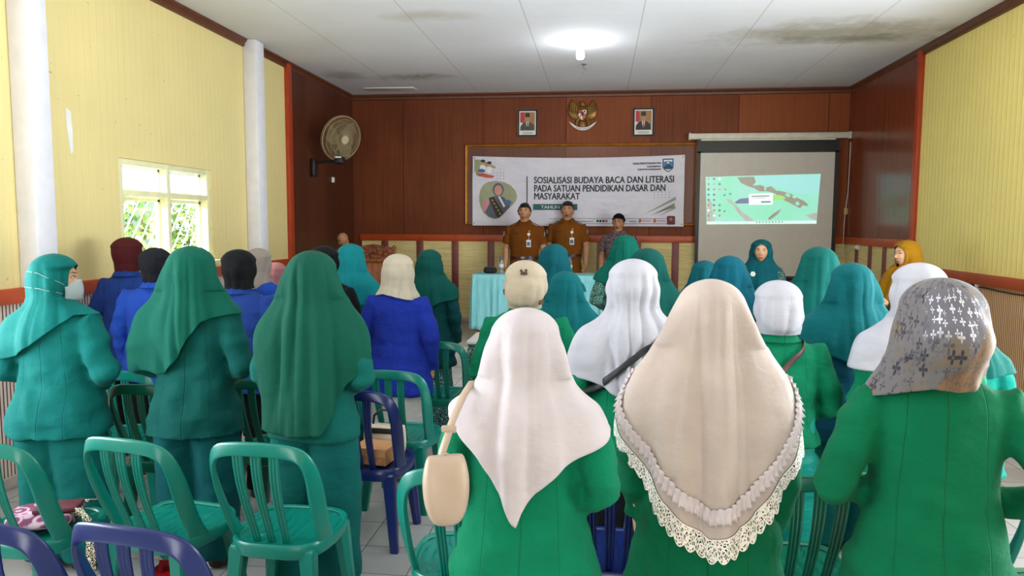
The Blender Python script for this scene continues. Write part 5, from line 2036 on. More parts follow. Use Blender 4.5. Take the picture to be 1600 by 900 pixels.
def cloth_grid(bvhs, hem, off=.02, tuck=.25, hemr=0.0, opening=(38, 1.424, .078), folds=(.008, 9, 5.0), seed=0, top=None, bun=0.0, nu=144, nr=80, extra=None, lean=(0, 0), swirl=1.0, turn=0.0, rmax=.27, dome=True):
    """drape a scarf over head and shoulders. Columns run round the body (phi: 0 back, +90 the right side), rows from the
    crown to a hem whose height varies with phi."""
    rng = np.random.default_rng(seed + 7)
    ztop = (HC[2] + .104) if top is None else top
    hp_ = np.array(sorted(hem))
    zlow = hp_[:, 1].min()
    tt = np.linspace(0, 1, 90)
    zs = ztop + off - (ztop + off - zlow + .01) * (.25 * tt + .75 * tt ** 1.7)
    zs[0] = ztop + off
    us = np.linspace(0, 1, nu)
    tho, zc, zh = opening
    PH = np.zeros((len(zs), nu))
    RR = np.zeros((len(zs), nu))
    ax = np.array((HC[0], HC[1] - .012))
    for i, z in enumerate(zs):
        q = (z - zc) / zh
        to = R(tho) * math.sqrt(max(0, 1 - q * q)) if abs(q) < 1 else 0
        for j, u in enumerate(us):
            ph = -math.pi + to + u * 2 * (math.pi - to) + R(turn)
            PH[i, j] = ph
            d = Vector((math.sin(ph), -math.cos(ph), 0))
            best = 0
            if z < ztop + off * .3:
                zz = min(z, ztop - .0005)
                for bv in bvhs:
                    if bv is None:
                        continue
                    h = bv.ray_cast(Vector((ax[0], ax[1], zz)) + d * .9, -d, .9)
                    if h[0] is not None:
                        best = max(best, .9 - h[3])
            if bun and math.cos(ph) > 0:
                # coil of hair under the cloth at the back of the head
                q2 = 1 - ((z - 1.405) / .07) ** 2 - (math.sin(ph) * 1.6) ** 2 * .5
                if q2 > 0:
                    best = max(best, .085 + bun * math.sqrt(q2) * math.cos(ph))
            e = off * min(1, math.sqrt(max(0, (ztop + off - z) / (off * 2.0)))) if z > ztop - off else off
            pb = abs(math.degrees((ph - R(turn) + math.pi) % (2 * math.pi) - math.pi))
            if pb > 105 and z < ztop - .02:
                e *= 1 - .65 * float(sstep(105, 130, pb)) * float(sstep(1.30, 1.345, z))
            if z < 1.40:
                best = min(best, rmax + .3 * float(sstep(1.33, 1.40, z)))
            RR[i, j] = best + e if i else 0
    for i in range(1, len(zs)):
        # dome over the crown stays round
        if dome and zs[i] > ztop - .05:
            RR[i] = np.maximum(RR[i], .105 * math.sqrt(max(0, 1 - ((zs[i] - (ztop + off - .085)) / .085) ** 2)) if zs[i] > ztop + off - .085 else 0)
    if not dome:
        for i in range(1, len(zs)):
            t_ = ztop + off - zs[i]
            if t_ < off * 2.2:
                RR[i] = np.maximum(RR[i], math.sqrt(2 * .066 * t_))
    deg = (np.degrees(PH[-1]) + 180) % 360 - 180
    HZ = np.interp(deg, hp_[:, 0], hp_[:, 1])
    RAW = RR.copy()
    for j in range(nu):
        n = int(np.searchsorted(-zs, -HZ[j]))
        n = max(6, min(len(zs) - 1, n))
        r_ = RR[:n + 1, j].copy()
        if hemr:
            m = zs[:n + 1] < HZ[j] + .045
            r_[m] = np.maximum(r_[m], hemr)
        z_ = zs[:n + 1]
        # upper hull of r over -z
        hull = [0]
        for k in range(1, n + 1):
            while len(hull) > 1:
                a, b = hull[-2], hull[-1]
                if (r_[b] - r_[a]) * (z_[a] - z_[k]) <= (r_[k] - r_[a]) * (z_[a] - z_[b]):
                    hull.pop()
                else:
                    break
            hull.append(k)
        H = np.interp(-z_, -z_[hull], r_[hull])
        pb = np.abs(np.degrees((PH[:n + 1, j] - R(turn) + math.pi) % (2 * math.pi) - math.pi))
        tk = tuck + (1 - tuck) * sstep(95, 125, pb) * sstep(1.30, 1.35, z_)
        RR[:n + 1, j] = H * (1 - tk) + r_ * tk
        RR[n + 1:, j] = np.maximum(RR[n + 1:, j], RR[n, j] * .98)
    S = gsmooth(gsmooth(RR, 0, 1.8), 1, nu / 60)
    S[0] = 0
    RR = gsmooth(gsmooth(np.maximum(S, np.minimum(RAW - off * .45, S + .012)), 1, nu / 90), 0, 1.0)
    RR[:3] = S[:3]
    P = np.zeros((nr, nu, 3))
    ARC = np.zeros((nr, nu))
    ph_ = rng.uniform(0, 6.28, 8)
    skew = rng.choice([-.45, -.3, .3, .45])
    fa, fk, fs_ = folds
    for j in range(nu):
        x = ax[0] + RR[:, j] * np.sin(PH[:, j])
        y = ax[1] - RR[:, j] * np.cos(PH[:, j])
        L = np.concatenate([[0], np.cumsum(np.sqrt(np.diff(x) ** 2 + np.diff(y) ** 2 + np.diff(zs) ** 2))])
        n = int(np.searchsorted(-zs, -HZ[j]))
        n = max(6, min(len(zs) - 1, n))
        Lh = np.interp(-HZ[j], -zs, L)
        ll = Lh * np.linspace(0, 1, nr)
        xx, yy, zz = np.interp(ll, L, x), np.interp(ll, L, y), np.interp(ll, L, zs)
        pp = np.interp(ll, L, PH[:, j])
        pb = pp - R(turn)
        w_ = sstep(.06, .20, ll) * (1 - .5 * sstep(130, 180, abs(np.degrees(pb))))
        grow = .55 + .75 * sstep(.25, .65, ll)
        s1 = swirl * (.75 * np.tanh(pb * 2.5) + skew) * (ztop - zz) * fs_
        rg1 = 1.5 * np.abs(np.sin(.5 * (fk * 1.15 * pb + s1 * 2 + ph_[4] + .8 * np.sin(2.1 * pb + ph_[5])))) ** .9 - .95
        rg2 = 1.1 * np.abs(np.sin(.5 * (fk * 2.1 * pb - s1 * 1.2 + ph_[6]))) - .7
        f = .25 * np.sin(fk * pb + s1 * 2 + ph_[0]) + .34 * np.sin(fk * 1.7 * pb - s1 * 1.3 + ph_[1]) + .25 * np.sin(fk * .6 * pb + s1 * 3.1 + ph_[2]) + .16 * np.sin(fk * 3.3 * pb + s1 * 1.7 + ph_[3])
        f = f * .6 + rg1 * .75 + rg2 * .45
        dl = fa * 1.5 * w_ * grow * (f * .6 + .45)
        P[:, j, 0] = xx + dl * np.sin(pp) + lean[0] * sstep(.1, .6, ll)
        P[:, j, 1] = yy - dl * np.cos(pp) + lean[1] * sstep(.1, .6, ll)
        P[:, j, 2] = zz
        ARC[:, j] = ll
    return P, ARC, deg


def grid_obj(name, P, mat, parent, uv=None, thick=.0025, rows=None):
    nr, nu = P.shape[:2]
    mb = MB()
    vs = P.reshape(-1, 3)
    fs = []
    for i in range(nr - 1):
        for j in range(nu - 1):
            a = i * nu + j
            fs.append((a, a + 1, a + nu + 1, a + nu))
    me = bpy.data.meshes.new(name)
    me.from_pydata([tuple(map(float, p)) for p in vs], [], fs)
    for m in (mat if isinstance(mat, (list, tuple)) else [mat]):
        me.materials.append(m)
    me.polygons.foreach_set('use_smooth', [True] * len(me.polygons))
    if uv is not None:
        l = me.uv_layers.new(name='UVMap')
        idx = np.empty(len(me.loops), int)
        me.loops.foreach_get('vertex_index', idx)
        l.data.foreach_set('uv', uv.reshape(-1, 2)[idx].ravel())
    o = link(name, me, parent)
    if thick:
        m = o.modifiers.new('thickness', 'SOLIDIFY')
        m.thickness = thick
        m.offset = 1
    return o


PEOPLE = {}
NP = [0]


def person(key, label, px, py, d, rz=0, pose='down', fem=True, w=1.0, top=None, bottom=None, scarf=None, shoe='#2a211d', z0=0.0, group='women standing in the audience', mouth=0.0, bow=0.0, yaw=0.0, H=None, body_mat=None):
    NP[0] += 1
    seed = NP[0]
    q = PT(px, py, d)
    hgt = (q[2] - z0) if H is None else H
    s_ = hgt / (1.555 if scarf else 1.54)
    me, bv, V, F, fy, tow, Mh = body(pose, fem, w if pose != 'down' or w > 1.12 else 1.0, bow, yaw, mouth)
    root = link('person', me)
    tag(root, label, 'person', group)
    # the head's centre line is the axis the pixel gives; feet below it
    root.location = (q[0], q[1], z0)
    root.rotation_euler = (0, 0, rz)
    root.scale = (s_, s_, s_)
    ww = w if pose != 'down' or w > 1.12 else w
    info = dict(root=root, bv=bv, s=s_, fy=fy, tow=tow, seed=seed)
    bvs = [bv]
    if top:
        tv, tf = top_mesh(pose, top.get('hem', .70), w, fem, top.get('sleeve', 'long'), seed, top.get('flare', .06), top.get('loose', 1.0), top.get('crease', 1.0))
        o = raw_obj(top.get('name', 'blazer'), tv, tf, top['mat'], root)
        tb_ = BVHTree.FromPolygons([Vector(v) for v in tv], tf)
        bvs.append(tb_)
        info['top'] = tb_
        info['top_obj'] = o
        if top.get('collar'):
            collar_mb(fem).obj('collar', top['mat'], o, 60)
    if bottom:
        lv, lf = legs_mesh(bottom['kind'], bottom.get('ztop', (top.get('hem', .70) if top else .8) + .09), bottom.get('hem', .05), bottom.get('w', w), seed, fem)
        raw_obj(bottom.get('name', 'skirt' if bottom['kind'] in ('skirt', 'pleated') else 'trousers'), lv, lf, bottom['mat'], root)
    if scarf:
        kw = {k: v for k, v in scarf.items() if k not in ('mat', 'lace', 'uv', 'name')}
        P, ARC, deg = cloth_grid(bvs, seed=seed, **kw)
        info['P'], info['ARC'], info['deg'] = P, ARC, deg
        if scarf.get('lace'):
            info['scarf'] = None
        else:
            uv = None
            if scarf.get('uv'):
                uv = np.stack([np.repeat(np.linspace(0, 1, P.shape[1])[None], P.shape[0], 0), ARC], -1)
            o = grid_obj('hijab', P, scarf['mat'], root, uv)
            info['scarf'] = o
            sv = [Vector(v) for v in P.reshape(-1, 3)]
            n_ = P.shape[1]
            info['sbv'] = BVHTree.FromPolygons(sv, [(a * n_ + b, a * n_ + b + 1, (a + 1) * n_ + b + 1, (a + 1) * n_ + b) for a in range(P.shape[0] - 1) for b in range(n_ - 1)])
    shoes(root, plain('shoe_' + shoe.lstrip('#'), shoe, .4), shoe)
    PEOPLE[key] = info
    return info


def hug(info, pts, off=.004, use=('top', 'sbv')):
    """push a path of (phi, z) out onto the clothes: returns points in the person's own frame"""
    out = []
    for ph, z in pts:
        d = Vector((math.sin(R(ph)), -math.cos(R(ph)), 0))
        best = .05
        for k in use:
            bv = info.get(k)
            if bv is None:
                continue
            h = bv.ray_cast(Vector((0, 0, z)) + d * .9, -d, .9)
            if h[0] is not None:
                best = max(best, .9 - h[3])
        out.append((math.sin(R(ph)) * (best + off), -math.cos(R(ph)) * (best + off), z))
    return out


def own(info, name, label, cat):
    """a separate thing worn by the person: an Empty standing where the person stands"""
    r_ = info['root']
    o = thing(name, label, cat, tuple(r_.location), r_.rotation_euler.z)
    o.scale = r_.scale
    return o
# ------------------------------------------------------------------ people: everyone in the hall
POSES['conduct'][-1]['t'] = -1
BLZ = fabric('#058c62', 'green_blazer_cloth', seam=True)
BLZD = fabric('#02784e', 'deep_green_blazer_cloth', seam=True)
BLU = fabric('#2a58cc', 'blue_blazer_cloth', seam=True)
BLUD = fabric('#223ab0', 'royal_blue_blazer_cloth', seam=True)
BLUN = fabric('#27489a', 'dull_blue_blazer_cloth', seam=True)
TEA = fabric('#0c7f7a', 'teal_suit_cloth', seam=True)
TEAD = fabric('#0a625c', 'dark_teal_suit_cloth', seam=True)
TEAP = fabric('#0b7873', 'teal_trouser_cloth')
BLK = fabric('#17171a', 'black_cloth_fabric')
DTEAL = fabric('#0a4f52', 'deep_teal_cloth')
SC = {k: fabric(h, 'scarf_' + k, rough=.8, wrinkle=.22, sheen=.06) for k, h in dict(
    teal='#0b8580', green='#0a6a58', forest='#0b5b48', maroon='#5c1f22', navy='#23252e', black='#141518', dove='#b9aca0', pink='#d58f92',
    aqua='#0f8d94', cream='#d8cbb4', pine='#0c625a', white='#dcdae4', petrol='#0c6a76', emerald='#0a7a68', blueteal='#0b7086',
    beige='#dac9ae', blush='#ece0e3', ivory='#e6d3c8', mustard='#c28a17', sea='#0a7068', cyan='#08747a').items()}
SKW = fabric('#dcdad4', 'white_skirt_cloth')


def hem_const(z):
    return [(-180, z), (180, z)]


def cape(back, side, front, skew=0):
    return [(-180, front), (-95, side + skew), (-45, (back + side) / 2 + skew * .6), (0, back), (45, (back + side) / 2 - skew * .6), (95, side - skew), (180, front)]


SHORT = dict(hem=hem_const(1.322), tuck=.30, hemr=.078, rmax=.082, off=.021, folds=(.010, 4.5, 8.0))
G_G = 'women in green blazers and long scarves'
G_B = 'women in blue blazers'
G_T = 'women in teal suits and teal hijabs'

# --- left block
i_R = person('R', 'woman wearing a white face mask with teal hijab and suit, by the left wall', 83, 397, 3.5, R(3), 'front', w=1.08, yaw=R(-64),
             top=dict(mat=TEA, hem=.68, name='tunic', crease=1.5), bottom=dict(kind='loose', mat=TEAP, w=1.12),
             scarf=dict(mat=SC['teal'], hem=[(-180, 1.2), (-110, 1.06), (-70, 1.05), (-30, 1.10), (0, 1.15), (30, 1.21), (60, 1.27), (110, 1.27), (180, 1.22)], tuck=.45, off=.022, folds=(.011, 6, 7), turn=-64), group=G_T)
i_S = person('S', 'woman in dark teal suit, long green hijab draped down one side of her back', 298, 385, 3.52, R(8), 'front',
             top=dict(mat=TEAD, hem=.665, name='tunic', crease=1.3), bottom=dict(kind='loose', mat=fabric('#0a6468', 'petrol_trousers')),
             scarf=dict(mat=SC['green'], hem=[(-180, 1.2), (-120, 1.06), (-80, .99), (-45, .96), (-15, 1.02), (10, 1.13), (35, 1.21), (70, 1.24), (110, 1.25), (180, 1.2)], tuck=.18, off=.022, folds=(.013, 6, 4)), group=G_T)
i_T = person('T', 'woman in a huge dark green hijab reaching down to her hips', 487, 392, 3.30, R(2), 'front', w=.96,
             top=dict(mat=fabric('#0a6a60', 'green_dress_cloth'), hem=.72, name='tunic'), bottom=dict(kind='loose', mat=fabric('#0a6a66', 'teal_dress_cloth'), w=1.05),
             scarf=dict(mat=SC['forest'], hem=[(-180, 1.0), (-110, .86), (-60, .77), (-20, .75), (25, .76), (45, .86), (62, .98), (90, 1.10), (130, 1.10), (180, 1.05)], tuck=.16, off=.022, rmax=.232, folds=(.015, 8, 2.2)), group=G_T)
person('U', 'woman in a maroon hijab and blue blazer, farthest left under the window', 198, 371, 5.2, R(0), 'front', top=dict(mat=BLUN, hem=.70, collar=True), bottom=dict(kind='straight', mat=BLK), scarf=dict(mat=SC['maroon'], **SHORT), group=G_B)
i_V = person('V', 'woman in a charcoal hijab and bright blue blazer, hand hanging by her left side', 242, 387, 4.85, R(4), 'down', w=1.12, top=dict(mat=BLU, hem=.66, collar=True, crease=1.5), bottom=dict(kind='straight', mat=BLK), scarf=dict(mat=SC['navy'], **SHORT), group=G_B)
person('W', 'woman in a black hijab and dull blue blazer, standing just right of the window', 372, 391, 4.45, R(6), 'front', w=1.1, top=dict(mat=BLUN, hem=.68, collar=True), bottom=dict(kind='straight', mat=BLK), scarf=dict(mat=SC['black'], **dict(SHORT, off=.026)), group=G_B)
person('X', 'woman in a dove grey hijab, mostly hidden behind the black hijab near the white column', 403, 388, 5.55, R(-10), 'front', top=dict(mat=BLU, hem=.70, collar=True), bottom=dict(kind='straight', mat=BLK), scarf=dict(mat=SC['dove'], **dict(SHORT, hem=cape(1.24, 1.26, 1.2))), group=G_B)
person('Y', 'woman in a pink hijab and blue blazer in front of the red-orange upright', 431, 410, 6.4, R(-10), 'front', top=dict(mat=BLU, hem=.70, collar=True), bottom=dict(kind='straight', mat=BLK), scarf=dict(mat=SC['pink'], **SHORT), group=G_B)
i_Z = person('Z', 'woman in a black hijab with a black shawl over her blue blazer', 506, 384, 5.14, R(-4), 'front', w=1.04, top=dict(mat=BLU, hem=.70, collar=True), bottom=dict(kind='straight', mat=BLK), scarf=dict(mat=SC['black'], **SHORT), group=G_B)
# black shawl hanging over her back
Ps, As, dg_ = cloth_grid([i_Z['bv'], i_Z['top']], [(-180, 1.2), (-120, 1.0), (-70, .86), (0, .80), (80, .84), (120, 1.0), (180, 1.2)], off=.012, tuck=.5, opening=(20, 1.2, .3), folds=(.010, 22, .4), top=1.322, seed=99, nr=48)
Ps[..., 2] = np.minimum(Ps[..., 2], 1.30)
grid_obj('shawl', Ps[6:], SC['black'], i_Z['root'])
person('AA', 'woman in a bright teal-blue hijab in front of the carved lectern', 548, 381, 5.6, R(-4), 'front', top=dict(mat=TEA, hem=.66, name='tunic'), bottom=dict(kind='loose', mat=TEAP), scarf=dict(mat=SC['aqua'], hem=cape(1.08, 1.14, 1.1, .03), tuck=.3, off=.022, folds=(.010, 6, 6)), group=G_T)
i_AB = person('AB', 'woman in a cream hijab, royal blue blazer and long white skirt', 622, 397, 4.86, R(-2), 'down', w=1.06, top=dict(mat=BLUD, hem=.59, collar=True, flare=.05), bottom=dict(kind='skirt', mat=SKW, hem=.03), scarf=dict(mat=SC['cream'], hem=[(-180, 1.2), (-90, 1.26), (-40, 1.285), (0, 1.27), (40, 1.25), (90, 1.235), (180, 1.2)], tuck=.30, hemr=.10, rmax=.118, off=.023, folds=(.015, 5, 10)), group=G_B)
person('AC', 'woman in a dark teal hijab and long dark dress, beside the long white skirt', 671, 390, 6.0, R(-2), 'down', top=dict(mat=DTEAL, hem=.55, name='tunic'), bottom=dict(kind='skirt', mat=batik('dark_teal_batik', '#12464a', '#8fb0a8', 40)), scarf=dict(mat=SC['pine'], hem=cape(1.05, 1.16, 1.1), tuck=.4, off=.022, folds=(.010, 6, 5)), group=G_T)

# --- middle and right, teal rows near the stage
person('H', 'woman in a petrol teal hijab in front of the man in brown with open mouth', 866, 381, 5.6, R(-2), 'front', top=dict(mat=DTEAL, hem=.66, name='tunic'), bottom=dict(kind='loose', mat=TEAP), scarf=dict(mat=SC['petrol'], hem=cape(1.16, 1.2, 1.1), tuck=.3, off=.020, folds=(.008, 6, 5)), group=G_T)
person('I', 'shorter woman in a teal hijab partly behind the embroidered beige hijab', 884, 424, 4.6, R(-4), 'front', top=dict(mat=fabric('#0a5a62', 'dark_petrol_cloth'), hem=.66, name='tunic'), bottom=dict(kind='loose', mat=TEAP), scarf=dict(mat=SC['cyan'], hem=cape(1.02, 1.12, 1.1, .04), tuck=.25, off=.022, folds=(.010, 6, 4)), group=G_T)
BTK = batik('teal_batik_sleeves', '#1c5f57', '#8fc0b0', 60, '#0d3b38')
person('J', 'woman in a green hijab with teal batik sleeves, before the man in black cap', 977, 367, 6.4, R(-2), 'front', top=dict(mat=BTK, hem=.60, name='tunic'), bottom=dict(kind='loose', mat=TEAP), scarf=dict(mat=SC['emerald'], hem=cape(1.06, 1.2, 1.1), tuck=.25, off=.020, folds=(.009, 6, 4)), group=G_T)
person('K', 'woman in a dark green hijab just beyond the white hijab with black strap', 1012, 388, 4.7, R(-2), 'front', top=dict(mat=TEAD, hem=.66, name='tunic'), bottom=dict(kind='loose', mat=TEAP), scarf=dict(mat=SC['pine'], hem=cape(1.08, 1.17, 1.1), tuck=.25, off=.022, folds=(.010, 6, 4)), group=G_T)
person('L', 'woman in a dull petrol hijab half hidden left of the blue-teal hijab', 1101, 407, 5.6, R(-2), 'front', top=dict(mat=DTEAL, hem=.66, name='tunic'), bottom=dict(kind='loose', mat=TEAP), scarf=dict(mat=SC['petrol'], hem=cape(1.08, 1.17, 1.1), tuck=.25, off=.020, folds=(.009, 6, 4)), group=G_T)
person('M', 'woman in a blue-teal hijab in front of the woman who conducts the singing', 1140, 400, 4.8, R(-2), 'front', top=dict(mat=fabric('#0b4d63', 'ink_blue_cloth'), hem=.66, name='tunic'), bottom=dict(kind='loose', mat=TEAP), scarf=dict(mat=SC['blueteal'], hem=cape(1.06, 1.15, 1.1, -.03), tuck=.22, off=.022, folds=(.010, 6, 4)), group=G_T)
person('N', 'woman in a sea green hijab below the lower right corner of the projection screen', 1281, 386, 4.5, R(2), 'front', top=dict(mat=TEAD, hem=.66, name='tunic'), bottom=dict(kind='loose', mat=TEAP), scarf=dict(mat=SC['sea'], hem=cape(1.04, 1.14, 1.1), tuck=.2, off=.022, folds=(.013, 5, 4)), group=G_T)
person('O', 'woman in a cyan teal hijab and teal tunic between the white hijabs on the right', 1332, 411, 3.75, R(4), 'front', w=1.1, top=dict(mat=fabric('#0b5a72', 'ink_teal_cloth'), hem=.62, name='tunic', crease=1.4), bottom=dict(kind='loose', mat=TEAP, w=1.08), scarf=dict(mat=SC['cyan'], hem=cape(1.02, 1.13, 1.1), tuck=.3, off=.022, folds=(.012, 6, 5)), group=G_T)
person('TR', 'woman in teal almost hidden behind the flowered hijab by the right wall', 1506, 470, 3.3, R(4), 'front', w=1.05, top=dict(mat=fabric('#12a090', 'bright_teal_cloth'), hem=.66, name='tunic'), bottom=dict(kind='loose', mat=TEAP), scarf=dict(mat=SC['sea'], hem=cape(1.16, 1.2, 1.15), tuck=.3, off=.020), group=G_T)

# --- green blazers
i_D = person('D', 'woman in a beige hijab with small embroidered brown motifs and green blazer', 821, 409, 3.6, R(0), 'front', w=1.04, top=dict(mat=BLZ, hem=.68, collar=True, crease=1.3), bottom=dict(kind='straight', mat=BLK), scarf=dict(mat=SC['beige'], **dict(SHORT, off=.028, bun=.030, hemr=.08)), group=G_G)
i_E = person('E', 'woman in a white hijab spread over her shoulders with a black strap across it', 990, 405, 3.15, R(3), 'front', w=1.0, top=dict(mat=BLZ, hem=.68), bottom=dict(kind='straight', mat=BLK),
             scarf=dict(mat=SC['white'], hem=[(-180, 1.1), (-110, 1.10), (-80, 1.06), (-50, 1.02), (-20, .96), (10, .96), (35, 1.05), (70, 1.14), (100, 1.15), (180, 1.12)], tuck=.62, off=.022, folds=(.015, 7, 6)), group=G_G)
i_F = person('F', 'woman in a short white hijab with brown strap across her green blazer', 1217, 440, 3.1, R(5), 'front', w=1.06, top=dict(mat=BLZ, hem=.82, collar=True, crease=1.4), bottom=dict(kind='loose', mat=fabric('#12a898', 'aqua_satin', rough=.45), w=1.1, ztop=.95), scarf=dict(mat=SC['white'], **dict(SHORT, off=.026, hemr=.085, bun=.018, folds=(.014, 5, 9))), group=G_G)
i_G = person('G', 'woman in a white hijab behind the flowered hijab, in a green blazer', 1438, 412, 3.0, R(10), 'front', w=1.08, top=dict(mat=BLZ, hem=.68), bottom=dict(kind='straight', mat=BLK), scarf=dict(mat=SC['white'], hem=[(-180, 1.15), (-95, 1.13), (-60, 1.12), (-20, 1.17), (30, 1.22), (90, 1.23), (180, 1.15)], tuck=.55, off=.024, folds=(.011, 6, 5)), group=G_G)
i_A = person('A', 'woman in a pointed blush white hijab carrying the beige shoulder bag', 822, 482, 2.1, R(0), 'front', w=1.08, top=dict(mat=BLZ, hem=.668, flare=.05, crease=1.3), bottom=dict(kind='pleated', mat=fabric('#2a2426', 'black_pleated_cloth'), hem=.06),
             scarf=dict(mat=SC['blush'], hem=[(-180, 1.2), (-120, 1.265), (-100, 1.265), (-85, 1.25), (-65, 1.20), (-45, 1.12), (-25, 1.02), (-10, .935), (-4, .92), (2, .965), (15, 1.01), (40, 1.085), (65, 1.15), (80, 1.19), (100, 1.24), (180, 1.2)], tuck=.34, off=.022, folds=(.016, 5, 2.4)), group=G_G)
LACEW = .075
i_B = person('B', 'woman in a large ivory hijab with pink ruffle and white lace hem', 1112, 437, 2.28, R(-4), 'down', w=1.02, top=dict(mat=BLZD, hem=.55, flare=.10, crease=1.2), bottom=dict(kind='skirt', mat=fabric('#123f36', 'dark_green_skirt'), hem=.05),
             scarf=dict(mat=SC['ivory'], lace=True, hem=[(-180, 1.05), (-125, 1.10), (-97, 1.10), (-80, 1.02), (-62, .89), (-40, .80), (-20, .75), (0, .71), (20, .735), (40, .78), (62, .87), (80, 1.0), (97, 1.09), (105, 1.10), (130, 1.10), (180, 1.05)], tuck=.10, off=.022, folds=(.016, 5, 1.8), nu=220, nr=110), group=G_G)
t = NT('flowered_scarf_print')
uvc = t.coord('UV', (1, 1, 1))
x, y, z = t.sep(uvc)
base = lin('#5f5b5c')


def petals(scale, thr_a, thr_b, rnd, size=.5):
    mp = t.coord('UV', (scale, scale * .62, 1))
    v = t.n('ShaderNodeTexVoronoi', feature='F1')
    v.inputs['Scale'].default_value = 1.0
    v.inputs['Randomness'].default_value = rnd
    t.l(mp, v.inputs['Vector'])
    sub = t.n('ShaderNodeVectorMath', operation='SUBTRACT')
    t.l(mp, sub.inputs[0])
    t.l(v.outputs['Position'], sub.inputs[1])
    sx, sy, sz = t.sep(sub.outputs[0])
    an = t.math('ARCTAN2', sy, sx)
    k = t.math('ABSOLUTE', t.math('COSINE', t.math('MULTIPLY', an, 2.0)))
    rr = t.math('SUBTRACT', v.outputs['Distance'], t.math('MULTIPLY', k, size))
    m = t.ramp(rr, [(thr_a, (1, 1, 1)), (thr_b, (0, 0, 0))])
    hole = t.ramp(v.outputs['Distance'], [(.06, (0, 0, 0)), (.09, (1, 1, 1))])
    return t.math('MULTIPLY', m, hole), v


region = t.noise(t.coord('UV', (5, 4, 1), (0, 0, .4)), 1.0, 2)
dg2 = t.math('ADD', t.math('MULTIPLY', x, 2.0), t.math('MULTIPLY', t.math('SUBTRACT', region, .5), .25))
dark_p, _ = petals(30, .03, .09, .8, .36)
white_p, _ = petals(46, .03, .08, .55, .40)
small, _ = petals(70, .01, .06, .9, .3)
c = t.mix(t.math('MULTIPLY', small, .9), base, lin('#45424a'))
c = t.mix(t.ramp(t.noise(t.coord('UV', (9, 12, 1), (0, 0, .3)), 1.0, 3), [(.56, (0, 0, 0)), (.62, (.7, .7, .7))]), c, lin('#6b5a44'))
dark_q, _ = petals(23, .03, .09, .95, .36)
c = t.mix(t.math('MULTIPLY', dark_q, .8), c, lin('#3f3a42'))
c = t.mix(dark_p, c, lin('#2b2831'))
up1 = t.ramp(t.math('ADD', t.math('SUBTRACT', y, t.math('MULTIPLY', x, .12)), t.math('MULTIPLY', t.math('SUBTRACT', region, .5), .12)), [(.02, (0, 0, 0)), (.05, (1, 1, 1)), (.165, (1, 1, 1)), (.19, (0, 0, 0))])
c = t.mix(t.math('MULTIPLY', up1, t.ramp(x, [(.38, (0, 0, 0)), (.42, (1, 1, 1))])), c, t.mix(white_p, lin('#5f5c64'), lin('#c4c3c8')))
# tan leaf-veined corner
lv = t.n('ShaderNodeTexVoronoi', feature='DISTANCE_TO_EDGE')
lv.inputs['Scale'].default_value = 1.0
t.l(t.coord('UV', (26, 20, 1)), lv.inputs['Vector'])
sm_, _ = petals(90, .0, .08, .8, .45)
tan = t.mix(t.math('MULTIPLY', sm_, .8), lin('#6f5437'), lin('#463a32'))
tan = t.mix(t.ramp(lv.outputs['Distance'], [(.02, (1, 1, 1)), (.04, (0, 0, 0))]), tan, lin('#5d4c44'))
edge = t.math('ADD', t.math('SUBTRACT', x, t.math('MULTIPLY', t.math('SUBTRACT', .34, y), .75)), t.math('MULTIPLY', t.math('SUBTRACT', region, .5), .10))
c = t.mix(t.ramp(edge, [(.485, (0, 0, 0)), (.495, (1, 1, 1))]), c, t.mix(t.ramp(y, [(.10, (0, 0, 0)), (.15, (1, 1, 1))]), t.mix(white_p, lin('#5f5c64'), lin('#c4c3c8')), tan))
c = t.mix(t.ramp(x, [(.66, (0, 0, 0)), (.68, (1, 1, 1))]), c, lin('#4a4748'))
t.col(c)
t.set(rough=.7, spec=.25, sheen=.15)
t.bump(t.noise(t.coord('Object'), 8, 3), .25, .03)
M_FLOWER = t.m
i_C = person('C', 'woman in a grey and tan flowered hijab and deep green blazer', 1474, 442, 1.97, R(-8), 'wide', w=1.0, top=dict(mat=BLZD, hem=.60, flare=.05), bottom=dict(kind='straight', mat=BLK),
             scarf=dict(mat=M_FLOWER, uv=True, hem=[(-180, 1.2), (-115, 1.27), (-92, 1.255), (-72, 1.245), (-45, 1.27), (-20, 1.285), (5, 1.28), (25, 1.285), (45, 1.31), (70, 1.325), (115, 1.32), (180, 1.25)], tuck=.22, off=.034, bun=.050, hemr=.10, rmax=.15, folds=(.009, 6, 3), nu=150, nr=100), group=G_G)

# --- lace hijab of B: scarf, ruffle and lace band are cut from one draped sheet
P, ARC, deg = i_B['P'], i_B['ARC'], i_B['deg']
t = NT('white_lace')
u_, v_, _w = t.sep(t.coord('UV'))
fu = t.math('SUBTRACT', t.math('FRACT', u_), .5)
# v: 0 at the seam, 1 at the scalloped edge
dv = t.math('SUBTRACT', v_, .60)
ring = t.math('SQRT', t.math('ADD', t.math('MULTIPLY', fu, fu), t.math('MULTIPLY', t.math('MULTIPLY', dv, dv), 1.4)))
rings_ = t.math('SINE', t.math('MULTIPLY', ring, 46.0))
net = t.n('ShaderNodeTexVoronoi', feature='DISTANCE_TO_EDGE')
net.inputs['Scale'].default_value = 1
t.l(t.coord('UV', (4, 5, 1)), net.inputs['Vector'])
solid = t.math('MAXIMUM', t.ramp(rings_, [(.35, (0, 0, 0)), (.5, (1, 1, 1))]), t.ramp(net.outputs['Distance'], [(.10, (1, 1, 1)), (.14, (0, 0, 0))]))
solid = t.math('MAXIMUM', solid, t.ramp(v_, [(.05, (1, 1, 1)), (.07, (0, 0, 0))]))
scal = t.math('ADD', .80, t.math('MULTIPLY', .2, t.math('ABSOLUTE', t.math('COSINE', t.math('MULTIPLY', t.math('SUBTRACT', u_, .5), math.pi)))))
inside = t.math('LESS_THAN', v_, scal)
